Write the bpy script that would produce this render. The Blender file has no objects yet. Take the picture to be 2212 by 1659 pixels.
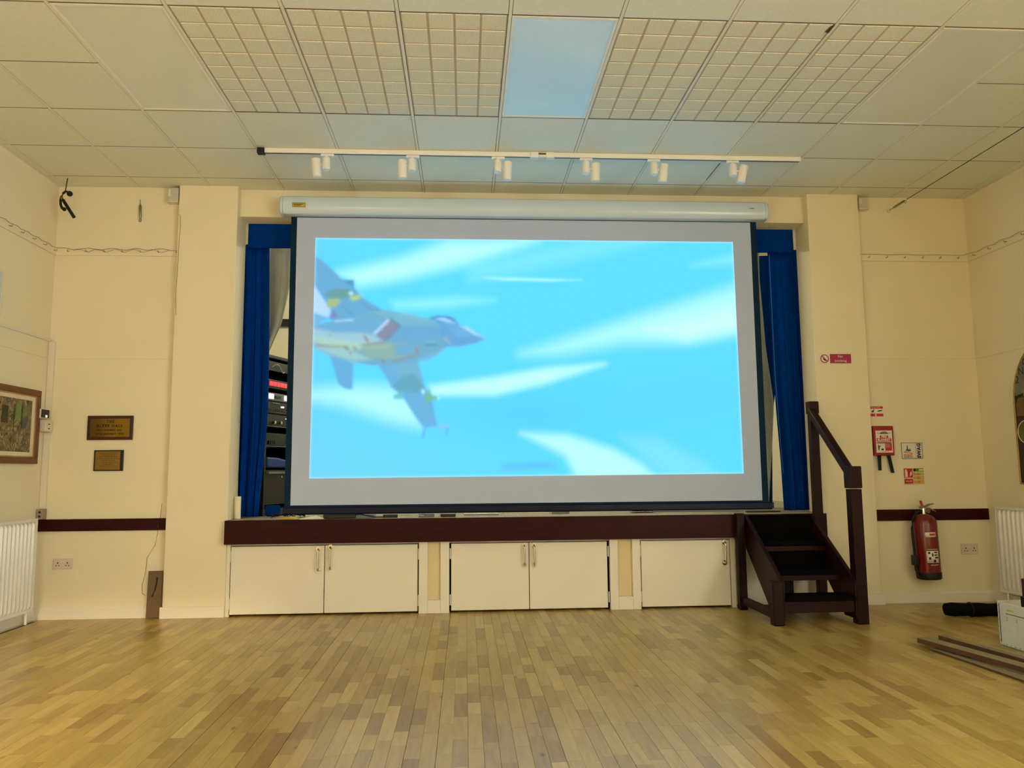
import bpy, bmesh, math, random
import numpy as np
from mathutils import Matrix, Vector

random.seed(7)
SC = bpy.context.scene
COL = SC.collection
PI = math.pi

# ---------------------------------------------------------------- camera
CAM_H = 1.134
yaw, pitch, roll = 0.0616, 0.1134, -0.0085
F_PX = 1666.8
fwd = Vector((math.sin(yaw)*math.cos(pitch), math.cos(yaw)*math.cos(pitch), math.sin(pitch)))
rgt0 = Vector((math.cos(yaw), -math.sin(yaw), 0))
up0 = rgt0.cross(fwd)
rgt = rgt0*math.cos(roll) + up0*math.sin(roll)
up = up0*math.cos(roll) - rgt0*math.sin(roll)
cam_data = bpy.data.cameras.new('camera')
cam_data.sensor_width = 36.0
cam_data.lens = F_PX/2212*36.0
cam_data.clip_start = 0.05
cam = bpy.data.objects.new('camera', cam_data)
COL.objects.link(cam)
cam.matrix_world = Matrix(((rgt.x, up.x, -fwd.x, 0), (rgt.y, up.y, -fwd.y, 0), (rgt.z, up.z, -fwd.z, CAM_H), (0, 0, 0, 1)))
SC.camera = cam

# ---------------------------------------------------------------- world, exposure, light levels
W = bpy.data.worlds.new('world'); SC.world = W
W.use_nodes = True
W.node_tree.nodes['Background'].inputs[0].default_value = (0.05, 0.055, 0.065, 1)
W.node_tree.nodes['Background'].inputs[1].default_value = 0.3
vs = SC.view_settings
vs.view_transform = 'Standard'; vs.look = 'None'; vs.gamma = 1.0
vs.use_curve_mapping = False
vs.exposure = 0.0
FILL_STRENGTH = 132.0           # unseen fill globes added behind the viewer
FILL_GLOBES = ((-1.9, -0.3, 0.75, 'added fill globe behind the viewer on the plaque side'), (0.6, -1.4, 0.2, 'added fill globe straight behind the viewer'), (-1.5, -3.0, 0.3, 'added fill globe at the rear near the added doorway'))
FILL_COLOR = (1.0, 1.03, 0.98)
ASSUMED_WINDOW_STRENGTH = 19.5           # glowing panes of assumed, unseen side windows behind the viewer
ASSUMED_WINDOW_COLOR = (1.0, 1.02, 0.95)
PATCH_LAMP_WATTS = 4200                # added lamp behind the rear doorway, throws the floor light patch
PATCH_LAMP_COLOR = (1.0, 0.74, 0.40)
STAGE_STRENGTH = 20.0             # assumed tube fitting above the stage, hidden behind the screen
PICTURE_STRENGTH = 1.15          # projected picture

# ---------------------------------------------------------------- room dimensions
H = 3.570
XL, XR = -3.4186, 4.5253
YW = 6.5135
YP = 6.449
YR = -4.5
PL0, PL1, PR0, PR1 = -2.403, -1.9163, 3.0337, 3.500
YLINT, ZLINT = 6.53, 3.325
YIN = 6.72
STAGE_Z = 0.765
YBK = 9.5
GX0, GY0 = -2.1537, 6.270        # ceiling grid origin, 0.6 m modules

# ---------------------------------------------------------------- helpers
def lin(c):
    return tuple(((v/255)/12.92 if v/255 <= 0.04045 else ((v/255+0.055)/1.055)**2.4) for v in c)

MATS = {}
def M(name, rgb, rough=0.6, metal=0.0, var=0.05, scale=6.0, bump=0.0, bscale=None, stretch=(1, 1, 1), spec=0.5, coat=0.0, emit=None, trans=0.0, detail=3.0, world=False):
    if name in MATS: return MATS[name]
    m = bpy.data.materials.new(name); m.use_nodes = True
    nt = m.node_tree; N = nt.nodes; L = nt.links
    b = N['Principled BSDF']
    c = lin(rgb)
    if world:
        src = N.new('ShaderNodeNewGeometry').outputs['Position']
    else:
        src = N.new('ShaderNodeTexCoord').outputs['Object']
    mp = N.new('ShaderNodeMapping'); mp.inputs['Scale'].default_value = stretch
    L.new(src, mp.inputs['Vector'])
    n = N.new('ShaderNodeTexNoise'); n.inputs['Scale'].default_value = scale; n.inputs['Detail'].default_value = detail
    L.new(mp.outputs[0], n.inputs['Vector'])
    r = N.new('ShaderNodeValToRGB')
    r.color_ramp.elements[0].position = 0.3; r.color_ramp.elements[1].position = 0.7
    r.color_ramp.elements[0].color = (*[max(0, v*(1-var)) for v in c], 1)
    r.color_ramp.elements[1].color = (*[min(1, v*(1+var)) for v in c], 1)
    L.new(n.outputs['Fac'], r.inputs['Fac'])
    L.new(r.outputs['Color'], b.inputs['Base Color'])
    b.inputs['Roughness'].default_value = rough
    b.inputs['Metallic'].default_value = metal
    b.inputs['Specular IOR Level'].default_value = spec
    b.inputs['Coat Weight'].default_value = coat
    if trans: b.inputs['Transmission Weight'].default_value = trans
    if bump:
        n2 = N.new('ShaderNodeTexNoise'); n2.inputs['Scale'].default_value = bscale or scale*8; n2.inputs['Detail'].default_value = 4
        L.new(mp.outputs[0], n2.inputs['Vector'])
        bp = N.new('ShaderNodeBump'); bp.inputs['Strength'].default_value = bump; bp.inputs['Distance'].default_value = 0.01
        L.new(n2.outputs['Fac'], bp.inputs['Height']); L.new(bp.outputs[0], b.inputs['Normal'])
    if emit:
        b.inputs['Emission Color'].default_value = (*emit[0], 1); b.inputs['Emission Strength'].default_value = emit[1]
    MATS[name] = m
    return m

def wm(o):
    m = Matrix.Identity(4)
    while o is not None:
        m = o.matrix_basis @ m
        o = o.parent
    return m

class MB:
    """collects shapes in world space; build() links them as one mesh object"""
    def __init__(s): s.v = []; s.f = []
    def add(s, vs_, fs_, T=None):
        k = len(s.v)
        s.v += [tuple(T @ Vector(p)) if T is not None else tuple(p) for p in vs_]
        s.f += [tuple(i+k for i in f) for f in fs_]
        return s
    def box(s, x0, x1, y0, y1, z0, z1, T=None):
        v = [(x0, y0, z0), (x1, y0, z0), (x1, y1, z0), (x0, y1, z0), (x0, y0, z1), (x1, y0, z1), (x1, y1, z1), (x0, y1, z1)]
        return s.add(v, [(0, 3, 2, 1), (4, 5, 6, 7), (0, 1, 5, 4), (1, 2, 6, 5), (2, 3, 7, 6), (3, 0, 4, 7)], T)
    def prism(s, pts, a0, a1, axis='y', T=None):
        """polygon pts (2-D) extruded along an axis; pts are (x,z) for y, (y,z) for x, (x,y) for z"""
        n = len(pts)
        def mk(p, a):
            return (p[0], a, p[1]) if axis == 'y' else ((a, p[0], p[1]) if axis == 'x' else (p[0], p[1], a))
        v = [mk(p, a0) for p in pts]+[mk(p, a1) for p in pts]
        f = [tuple(range(n)), tuple(range(2*n-1, n-1, -1))]+[(i, n+i, n+(i+1) % n, (i+1) % n) for i in range(n)]
        return s.add(v, f, T)
    def tube(s, path, r, n=10, caps=True, T=None):
        P = [Vector(p) for p in path]; rr = r if isinstance(r, (list, tuple)) else [r]*len(P)
        v = []; f = []
        ref = Vector((0, 0, 1))
        for i, p in enumerate(P):
            d = (P[min(i+1, len(P)-1)]-P[max(i-1, 0)]).normalized()
            rf = ref if abs(d.dot(ref)) < 0.95 else Vector((1, 0, 0))
            a = d.cross(rf).normalized(); b = d.cross(a)
            for k in range(n):
                t = 2*PI*k/n
                v.append(p+(a*math.cos(t)+b*math.sin(t))*rr[i])
        for i in range(len(P)-1):
            for k in range(n):
                f.append((i*n+k, i*n+(k+1) % n, (i+1)*n+(k+1) % n, (i+1)*n+k))
        if caps:
            f.append(tuple(range(n-1, -1, -1))); f.append(tuple((len(P)-1)*n+k for k in range(n)))
        return s.add(v, f, T)
    def cyl(s, a, b, r, r2=None, n=20, T=None):
        return s.tube([a, b], [r, r if r2 is None else r2], n, True, T)
    def lathe(s, c, prof, n=28, T=None):
        """profile (radius, z) turned about the vertical through c"""
        v = []; f = []
        for (r, z) in prof:
            for k in range(n):
                t = 2*PI*k/n; v.append((c[0]+r*math.cos(t), c[1]+r*math.sin(t), c[2]+z))
        for i in range(len(prof)-1):
            for k in range(n):
                f.append((i*n+k, i*n+(k+1) % n, (i+1)*n+(k+1) % n, (i+1)*n+k))
        f.append(tuple(range(n-1, -1, -1))); f.append(tuple((len(prof)-1)*n+k for k in range(n)))
        return s.add(v, f, T)
    def sphere(s, c, r, n=16, sc=(1, 1, 1), T=None):
        prof = [(max(1e-4, r*math.sin(PI*i/10)), -r*math.cos(PI*i/10)) for i in range(11)]
        v = []; f = []
        for (q, z) in prof:
            for k in range(n):
                t = 2*PI*k/n; v.append((c[0]+q*math.cos(t)*sc[0], c[1]+q*math.sin(t)*sc[1], c[2]+z*sc[2]))
        for i in range(10):
            for k in range(n):
                f.append((i*n+k, i*n+(k+1) % n, (i+1)*n+(k+1) % n, (i+1)*n+k))
        return s.add(v, f, T)
    def build(s, name, mat, parent=None, smooth=False, bevel=0, solid=0):
        me = bpy.data.meshes.new(name)
        inv = wm(parent).inverted() if parent is not None else None
        vv = [tuple(inv @ Vector(p)) for p in s.v] if inv is not None else [tuple(p) for p in s.v]
        # a parentless mesh gets its origin at its own base centre
        off = Vector((0, 0, 0))
        if parent is None:
            a = np.array(vv); off = Vector(((a[:, 0].min()+a[:, 0].max())/2, (a[:, 1].min()+a[:, 1].max())/2, a[:, 2].min()))
            vv = [tuple(Vector(p)-off) for p in vv]
        me.from_pydata(vv, [], s.f)
        me.materials.append(mat)
        bm = bmesh.new(); bm.from_mesh(me); bmesh.ops.recalc_face_normals(bm, faces=bm.faces); bm.to_mesh(me); bm.free()
        o = bpy.data.objects.new(name, me); COL.objects.link(o)
        o.location = off
        if parent is not None: o.parent = parent
        if smooth:
            for p in me.polygons: p.use_smooth = True
            me.set_sharp_from_angle(angle=math.radians(40))
        if bevel:
            md = o.modifiers.new('bevel', 'BEVEL'); md.width = bevel; md.segments = 2; md.limit_method = 'ANGLE'; md.angle_limit = math.radians(40)
        if solid:
            md = o.modifiers.new('solid', 'SOLIDIFY'); md.thickness = solid
        return o

def tag(o, label, cat, group=None, kind=None):
    o['label'] = label; o['category'] = cat
    if group: o['group'] = group
    if kind: o['kind'] = kind
    return o

def thing(name, label, cat, loc, rz=0.0, group=None):
    o = bpy.data.objects.new(name, None); COL.objects.link(o)
    o.location = loc; o.rotation_euler = (0, 0, rz); o.empty_display_size = 0.05
    return tag(o, label, cat, group)

def struct(name, mb, mat, label, cat, **k):
    return tag(mb.build(name, mat, None, **k), label, cat, kind='structure')

def box(*a): return MB().box(*a)

def piece(name, mesh, parent, loc, rot=(0, 0, 0)):
    o = bpy.data.objects.new(name, mesh); COL.objects.link(o); o.parent = parent
    inv = wm(parent).inverted()
    o.location = inv @ Vector(loc); o.rotation_euler = rot
    return o

def text(body, size, loc, mat, parent, rot=(PI/2, 0, 0), name='lettering', align='CENTER', ext=0.0006, sx=1.0, space=1.0, bold=0.0):
    c = bpy.data.curves.new(name, 'FONT'); c.body = body; c.size = size; c.align_x = align; c.align_y = 'CENTER'; c.extrude = ext
    c.resolution_u = 3; c.offset = bold; c.space_character = space
    t = bpy.data.objects.new('tmp', c); COL.objects.link(t)
    dg = bpy.context.evaluated_depsgraph_get()
    me = bpy.data.meshes.new_from_object(t.evaluated_get(dg))
    bpy.data.objects.remove(t); bpy.data.curves.remove(c)
    me.name = name; me.materials.clear(); me.materials.append(mat)
    o = bpy.data.objects.new(name, me); COL.objects.link(o); o.parent = parent
    q = Matrix.Translation(Vector(loc)) @ (Matrix.Rotation(rot[2], 4, 'Z') @ Matrix.Rotation(rot[1], 4, 'Y') @ Matrix.Rotation(rot[0], 4, 'X')) @ Matrix.Diagonal((sx, 1, 1, 1))
    o.matrix_basis = wm(parent).inverted() @ q
    return o

# ---------------------------------------------------------------- materials
m_wall = M('cream_wall_paint', (235, 223, 190), 0.75, var=0.025, scale=1.3, bump=0.06, bscale=90)
m_white = M('white_gloss_paint', (236, 228, 210), 0.35, var=0.025, scale=3)
m_white2 = M('white_satin_metal', (238, 234, 224), 0.30, var=0.02, scale=3)
m_insetp = M('pale_yellow_panel_paint', (226, 205, 158), 0.6, var=0.03, scale=3)
m_tile = M('mineral_ceiling_tile', (230, 230, 214), 0.55, var=0.03, scale=40, bump=0.08, bscale=260, spec=0.6)
m_relief = M('moulded_ceiling_tile', (228, 226, 206), 0.9, var=0.10, scale=120, bump=0.35, bscale=180)
m_groove_shade = M('tile_groove_shade', (204, 184, 162), 0.9)  # groove base coloured darker in place of groove shade
m_bar = M('ceiling_grid_bar', (232, 226, 208), 0.45, var=0.03)
m_void = M('dark_ceiling_void', (70, 58, 42), 0.9)
m_diff = M('opal_light_diffuser', (220, 225, 216), 0.22, var=0.01, spec=1.0, coat=1.0)
m_mahog = M('mahogany_board', (50, 11, 12), 0.42, var=0.25, scale=5, stretch=(1.2, 8, 8), bump=0.04, spec=0.12)
m_stair = M('dark_stained_stair_wood', (34, 8, 7), 0.45, var=0.3, scale=7, stretch=(2, 6, 2), spec=0.15)
m_tread = M('black_stair_tread', (9, 5, 5), 0.8, var=0.2, scale=10, spec=0.05)
m_blackf = M('glare_tinted_border', (6, 38, 62), 0.7, var=0.1, spec=0.15)  # blue-green in the colour stands in for lens glare on black cloth
m_bar_blk = M('black_bottom_bar', (5, 12, 44), 0.4, var=0.05, spec=0.2)
m_screen = M('glare_tinted_screen', (184, 197, 226), 0.85, var=0.008, scale=2)  # bluish tint stands in for lens glare on the white fabric
m_case = M('white_screen_case', (206, 220, 230), 0.22, var=0.01, spec=0.5)
m_blue = M('royal_blue_curtain', (2, 54, 138), 0.9, var=0.12, scale=14, bump=0.15, bscale=300, spec=0.03)
m_pale = M('pale_silver_lining_cloth', (206, 212, 196), 0.6, var=0.05, scale=6, bump=0.05)
m_stagefl = M('worn_stage_boards', (150, 140, 120), 0.55, var=0.12, scale=5, stretch=(6, 1, 1))
m_dark = M('dark_recess', (18, 15, 13), 0.9)
m_rack = M('black_rack_steel', (16, 22, 28), 0.45, var=0.1)
m_black = M('black_plastic', (9, 9, 10), 0.45, var=0.1)
m_rubber = M('black_rubber', (6, 6, 6), 0.7, var=0.1)
m_chrome = M('brushed_chrome', (205, 200, 190), 0.22, metal=1.0, var=0.03)
m_steel = M('galvanised_steel', (140, 140, 120), 0.4, metal=0.9, var=0.1)
m_brass = M('polished_brass', (150, 118, 44), 0.16, metal=1.0, var=0.12, scale=5)
m_brass2 = M('dull_brass', (150, 118, 62), 0.38, metal=0.9, var=0.12, scale=8)
m_ink = M('black_engraving', (14, 8, 4), 0.6)
m_frameblk = M('black_wood_frame', (14, 9, 8), 0.4, var=0.2)
m_framered = M('dark_red_wood_frame', (58, 14, 10), 0.4, var=0.2, scale=9)
m_oak = M('brown_picture_frame', (104, 58, 24), 0.4, var=0.2, scale=10, stretch=(3, 1, 3))
m_gilt = M('gilt_slip', (176, 140, 84), 0.4, metal=0.4, var=0.15)
m_mat = M('cream_picture_mount', (226, 212, 180), 0.8)
m_plast = M('cream_plastic', (226, 216, 194), 0.4, var=0.02)
m_pink = M('pinkish_white_plastic', (216, 200, 182), 0.45, var=0.02)
m_hole = M('dark_socket_hole', (12, 10, 10), 0.7)
m_red = M('fire_red_enamel', (112, 8, 8), 0.28, var=0.06, coat=0.3)
m_redsign = M('sign_red', (196, 34, 30), 0.45, var=0.05)
m_magenta = M('sign_magenta', (164, 22, 74), 0.45, var=0.03)
m_signw = M('sign_white', (232, 222, 206), 0.45, var=0.02)
m_green = M('sign_green', (78, 128, 52), 0.5)
m_yellow = M('label_yellow', (206, 176, 62), 0.5, var=0.1, scale=60)
m_navy = M('ink_navy', (22, 32, 70), 0.5)
m_orange = M('ink_orange', (200, 122, 52), 0.5)
m_greyp = M('ink_grey', (130, 124, 112), 0.6)
m_card = M('brown_hardboard', (112, 88, 60), 0.75, var=0.12, scale=7, stretch=(1, 1, 6))
m_ply = M('grey_olive_board', (140, 126, 90), 0.6, var=0.1, scale=6)
m_plye = M('brown_board_edge', (92, 58, 34), 0.6, var=0.15, scale=9)
m_cabw = M('white_cabinet_paint', (222, 220, 208), 0.5, var=0.04, scale=9)
m_paper = M('white_paper', (230, 226, 214), 0.7, var=0.03)
m_cable = M('black_cable', (8, 8, 9), 0.5)
m_bagblue = M('blue_nylon', (10, 60, 150), 0.5, var=0.2)
m_sub = M('dark_subfloor', (52, 38, 22), 0.9)
m_emred = M('red_indicator', (200, 40, 50), 0.4, emit=((1.0, 0.08, 0.10), 0.7))
m_emwhite = M('white_display', (220, 220, 240), 0.4, emit=((0.85, 0.85, 1.0), 1.1))
m_silver = M('silver_faceplate', (120, 130, 134), 0.45, var=0.1)

def wood_floor():
    m = bpy.data.materials.new('maple_strip_wood'); m.use_nodes = True
    nt = m.node_tree; N = nt.nodes; L = nt.links; b = N['Principled BSDF']
    oi = N.new('ShaderNodeObjectInfo'); ge = N.new('ShaderNodeNewGeometry')
    ad = N.new('ShaderNodeMath'); ad.operation = 'ADD'; L.new(oi.outputs['Random'], ad.inputs[0]); L.new(ge.outputs['Random Per Island'], ad.inputs[1])
    fr = N.new('ShaderNodeMath'); fr.operation = 'FRACT'; L.new(ad.outputs[0], fr.inputs[0])
    r = N.new('ShaderNodeValToRGB'); e = r.color_ramp.elements
    e[0].position = 0.0; e[0].color = (*lin((154, 122, 58)), 1)
    e[1].position = 1.0; e[1].color = (*lin((202, 174, 100)), 1)
    for p, c in ((0.14, (168, 137, 68)), (0.45, (182, 153, 80)), (0.8, (190, 160, 86))):
        x = e.new(p); x.color = (*lin(c), 1)
    L.new(fr.outputs[0], r.inputs['Fac'])
    # grain, drawn out along the boards
    sh = N.new('ShaderNodeMath'); sh.operation = 'MULTIPLY'; sh.inputs[1].default_value = 37.0; L.new(fr.outputs[0], sh.inputs[0])
    cb = N.new('ShaderNodeCombineXYZ'); L.new(sh.outputs[0], cb.inputs[2])
    va = N.new('ShaderNodeVectorMath'); va.operation = 'ADD'; L.new(ge.outputs['Position'], va.inputs[0]); L.new(cb.outputs[0], va.inputs[1])
    mp = N.new('ShaderNodeMapping'); mp.inputs['Scale'].default_value = (30, 3, 1); L.new(va.outputs[0], mp.inputs['Vector'])
    n = N.new('ShaderNodeTexNoise'); n.inputs['Scale'].default_value = 1.6; n.inputs['Detail'].default_value = 5; L.new(mp.outputs[0], n.inputs['Vector'])
    g = N.new('ShaderNodeValToRGB'); g.color_ramp.elements[0].position = 0.30; g.color_ramp.elements[0].color = (0.78, 0.74, 0.68, 1); g.color_ramp.elements[1].position = 0.62; g.color_ramp.elements[1].color = (1.04, 1.02, 1.0, 1)
    L.new(n.outputs['Fac'], g.inputs['Fac'])
    mx = N.new('ShaderNodeMix'); mx.data_type = 'RGBA'; mx.blend_type = 'MULTIPLY'; mx.inputs[0].default_value = 0.75
    L.new(r.outputs['Color'], mx.inputs[6]); L.new(g.outputs['Color'], mx.inputs[7])
    # knots
    mk = N.new('ShaderNodeMapping'); mk.inputs['Scale'].default_value = (5.0, 2.6, 1); L.new(va.outputs[0], mk.inputs['Vector'])
    vo = N.new('ShaderNodeTexVoronoi'); vo.inputs['Scale'].default_value = 1.0; L.new(mk.outputs[0], vo.inputs['Vector'])
    kr = N.new('ShaderNodeValToRGB'); kr.color_ramp.elements[0].position = 0.028; kr.color_ramp.elements[0].color = (0.28, 0.2, 0.12, 1); kr.color_ramp.elements[1].position = 0.075; kr.color_ramp.elements[1].color = (1, 1, 1, 1)
    L.new(vo.outputs['Distance'], kr.inputs['Fac'])
    m2 = N.new('ShaderNodeMix'); m2.data_type = 'RGBA'; m2.blend_type = 'MULTIPLY'; m2.inputs[0].default_value = 0.8
    L.new(mx.outputs[2], m2.inputs[6]); L.new(kr.outputs['Color'], m2.inputs[7])
    L.new(m2.outputs[2], b.inputs['Base Color'])
    b.inputs['Roughness'].default_value = 0.30; b.inputs['Specular IOR Level'].default_value = 0.45
    bp = N.new('ShaderNodeBump'); bp.inputs['Strength'].default_value = 0.05; L.new(n.outputs['Fac'], bp.inputs['Height']); L.new(bp.outputs[0], b.inputs['Normal'])
    return m
m_wood = wood_floor()

# ================================================================= STRUCTURE
# ---- walls
T = 0.15
struct('wall_left', box(XL-T, XL, YR, YW, -0.1, H+0.1), m_wall, 'long cream painted wall with the brown framed picture', 'wall')
ASSUMED_WINS = ((-3.4, -1.8), (-1.1, 0.5)); WZ0, WZ1 = 1.0, 2.6  # openings for the assumed windows, out of view
wr = MB()
ye = [YR]+[v for w in ASSUMED_WINS for v in w]+[YW]
for i in range(0, len(ye), 2): wr.box(XR, XR+T, ye[i], ye[i+1], -0.1, H+0.1)
for a, b in ASSUMED_WINS: wr.box(XR, XR+T, a, b, -0.1, WZ0).box(XR, XR+T, a, b, WZ1, H+0.1)
struct('wall_right', wr, m_wall, 'long cream painted wall with the arched picture', 'wall')
struct('wall_back_left', box(XL-T, PL0, YW, YIN, -0.1, H+0.1), m_wall, 'cream recessed wall behind the two brass plaques', 'wall')
struct('wall_back_right', box(PR1, XR+T, YW, YIN, -0.1, H+0.1), m_wall, 'cream recessed wall behind the fire extinguisher', 'wall')
struct('wall_pier_left', box(PL0, PL1, YP, YIN, -0.1, H+0.1), m_wall, 'cream pier beside the stage with the leaning brown board', 'wall', bevel=0.006)
struct('wall_pier_right', box(PR0, PR1, YP, YIN, -0.1, H+0.1), m_wall, 'cream pier beside the stage with the no smoking sign', 'wall', bevel=0.006)
struct('wall_lintel', box(PL1, PR0, YLINT, YIN, ZLINT, H+0.1), m_wall, 'cream beam over the stage opening behind the screen case', 'wall')
for n_, (a, b) in enumerate(ASSUMED_WINS):  # unseen windows assumed from the side light; their panes glow as daylight
    assumed_window = tag(MB().box(XR+0.05, XR+0.10, a, a+0.05, WZ0, WZ1).box(XR+0.05, XR+0.10, b-0.05, b, WZ0, WZ1).box(XR+0.05, XR+0.10, a+0.05, b-0.05, WZ0, WZ0+0.05).box(XR+0.05, XR+0.10, a+0.05, b-0.05, WZ1-0.05, WZ1).box(XR+0.05, XR+0.10, (a+b)/2-0.025, (a+b)/2+0.025, WZ0+0.05, WZ1-0.05).build('window_%d' % (n_+1), m_white), ('assumed frosted daylight window behind the viewer nearer the rear wall', 'assumed frosted daylight window in the long wall nearer the stage')[n_], 'window', kind='structure')
    for p0, p1 in ((a+0.05, (a+b)/2-0.025), ((a+b)/2+0.025, b-0.05)):
        MB().box(XR+0.070, XR+0.078, p0, p1, WZ0+0.05, WZ1-0.05).build('pane', M('assumed_daylit_glass', (235, 238, 235), 0.5, emit=(ASSUMED_WINDOW_COLOR, ASSUMED_WINDOW_STRENGTH)), assumed_window)
# unseen rear wall; doorway and lobby added, head height shapes the floor patch
DX0, DX1, DZ = -2.75, -1.49, 2.451
struct('wall_rear', MB().box(XL-T, DX0, YR-T, YR, -0.1, H+0.1).box(DX1, XR+T, YR-T, YR, -0.1, H+0.1).box(DX0, DX1, YR-T, YR, DZ, H+0.1), m_wall, 'cream rear wall with a doorway added to shape the floor light', 'wall')
struct('wall_lobby', MB().box(-3.5, -0.5, YR-3.2, YR-3.1, -0.1, 2.9).box(-3.5, -3.4, YR-3.1, YR-T, -0.1, 2.9).box(-0.6, -0.5, YR-3.1, YR-T, -0.1, 2.9), m_wall, 'added cream lobby walls beyond the rear doorway', 'wall')
struct('ceiling_lobby', box(-3.5, -0.5, YR-3.2, YR-T, 2.9, 3.0), m_wall, 'added lobby ceiling beyond the rear doorway', 'ceiling')
# stage house
struct('wall_stage_left', box(-2.75, -2.6, YIN, YBK, -0.1, H+0.1), m_wall, 'side wall of the stage behind the equipment rack', 'wall')
struct('wall_stage_right', box(3.7, 3.85, YIN, YBK, -0.1, H+0.1), m_wall, 'side wall of the stage behind the blue curtain near the steps', 'wall')
struct('wall_stage_back', box(-2.75, 3.85, YBK, YBK+T, -0.1, H+0.1), m_wall, 'cream wall at the back of the stage', 'wall')
struct('trim_1', box(-2.6, 3.7, YBK-0.04, YBK, 2.93, 3.02), m_rack, 'dark rail along the back wall of the stage', 'trim')

# ---- floor: strips laid along the hall, two strips to a board
SUB = struct('floor', MB().box(XL-T, XR+T, 2.3, YW+0.3, -0.10, -0.016).box(XL-T, XR+T, YR-3.2, 2.3, -0.10, 0.0), m_wood, 'pale maple strip floor of the hall', 'floor')
SUB.data.materials.append(m_sub)
for p in SUB.data.polygons:
    c = SUB.data.vertices[p.vertices[0]].co.z+SUB.location.z
    if all(SUB.data.vertices[i].co.y+SUB.location.y > 2.29 for i in p.vertices) and all(SUB.data.vertices[i].co.z+SUB.location.z > -0.05 for i in p.vertices): p.material_index = 1
BW = 0.1295
LENS = (0.18, 0.24, 0.31, 0.38, 0.46)
SW = BW/2-0.0009
def strip_mesh(ln):
    h = ln-0.0008; w = SW; c = 0.0006
    mb = MB()
    v = [(-w/2, -h/2, -0.014), (w/2, -h/2, -0.014), (w/2, h/2, -0.014), (-w/2, h/2, -0.014),
         (-w/2, -h/2, -c), (w/2, -h/2, -c), (w/2, h/2, -c), (-w/2, h/2, -c),
         (-w/2+c, -h/2+c, 0), (w/2-c, -h/2+c, 0), (w/2-c, h/2-c, 0), (-w/2+c, h/2-c, 0)]
    f = [(0, 1, 5, 4), (1, 2, 6, 5), (2, 3, 7, 6), (3, 0, 4, 7), (4, 5, 9, 8), (5, 6, 10, 9), (6, 7, 11, 10), (7, 4, 8, 11), (8, 9, 10, 11)]
    me = bpy.data.meshes.new('floor_strip'); me.from_pydata(v, [], f); me.materials.append(m_wood)
    return me, v, f
STRIPS = {ln: strip_mesh(ln) for ln in LENS}
cells = []
frng = random.Random(3)
k0 = int(math.floor((XL+0.636)/BW))-1; k1 = int(math.ceil((XR+0.636)/BW))+1
for k in range(k0, k1):
    xb = -0.636+k*BW
    gap = frng.choice((0.0, 0.0, 0.0, 0.0014, 0.0026))
    for j in (0, 1):
        xc = xb+BW*(0.25+0.5*j)+ (gap*0.5 if j == 0 else -gap*0.0)
        if xc-SW/2 < XL+0.001 or xc+SW/2 > XR-0.001: continue
        y = 2.3+frng.random()*0.2
        while y < 6.55:
            ln = frng.choice(LENS)
            cells.append((xc, y+ln/2, ln)); y += ln
def seen(x, y):
    d = Vector((x, y, 0))-Vector((0, 0, CAM_H)); w = d.dot(fwd)
    return abs(d.dot(rgt)/w) < 0.68 and -0.515 < d.dot(up)/w
vis = sorted([c for c in cells if seen(c[0], c[1])], key=lambda c: c[0]**2+c[1]**2)
near = set(vis[:300])
rest = MB()
for c in cells:
    if c in near:
        piece('floor_strip', STRIPS[c[2]][0], SUB, (c[0], c[1], 0))
    else:
        rest.add([(p[0], min(p[1], 6.57-c[1]), p[2]) for p in STRIPS[c[2]][1]], STRIPS[c[2]][2], Matrix.Translation((c[0], c[1], 0)))
ro = rest.build('floor_strips_beyond', m_wood, SUB); ro['kind'] = 'stuff'

# ---- ceiling: slab, grid bars, tiles
CE = struct('ceiling', MB().box(XL-T, XR+T, YR-T, YBK+T, H+0.06, H+0.16).box(XL, XR, YR, 0.87, H-0.004, H+0.06), m_void, 'suspended tiled ceiling of the hall', 'ceiling')
CE.data.materials.append(m_tile)
for p in CE.data.polygons:
    if all(CE.data.vertices[i].co.z+CE.location.z < H+0.055 for i in p.vertices): p.material_index = 1
ROWY = [GY0-0.6*r for r in range(0, 10)]
COLX = [GX0+0.6*i for i in range(-2, 12)]
GAP = 0.012
GY = 0.005
m_tee = M('grid_shadow_tee', (112, 94, 68), 0.6)  # dark tee colour stands in for the shadow gaps between tiles
TZ = H-0.006
mesh_cache = {}
def tile_mesh(sx, sy):
    k = (round(sx, 4), round(sy, 4))
    if k not in mesh_cache:
        mb = MB().box(-sx/2, sx/2, -sy/2, sy/2, 0, 0.014)
        me = bpy.data.meshes.new('ceiling_tile'); me.from_pydata(mb.v, [], mb.f); me.materials.append(m_tile)
        mesh_cache[k] = me
    return mesh_cache[k]
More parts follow.
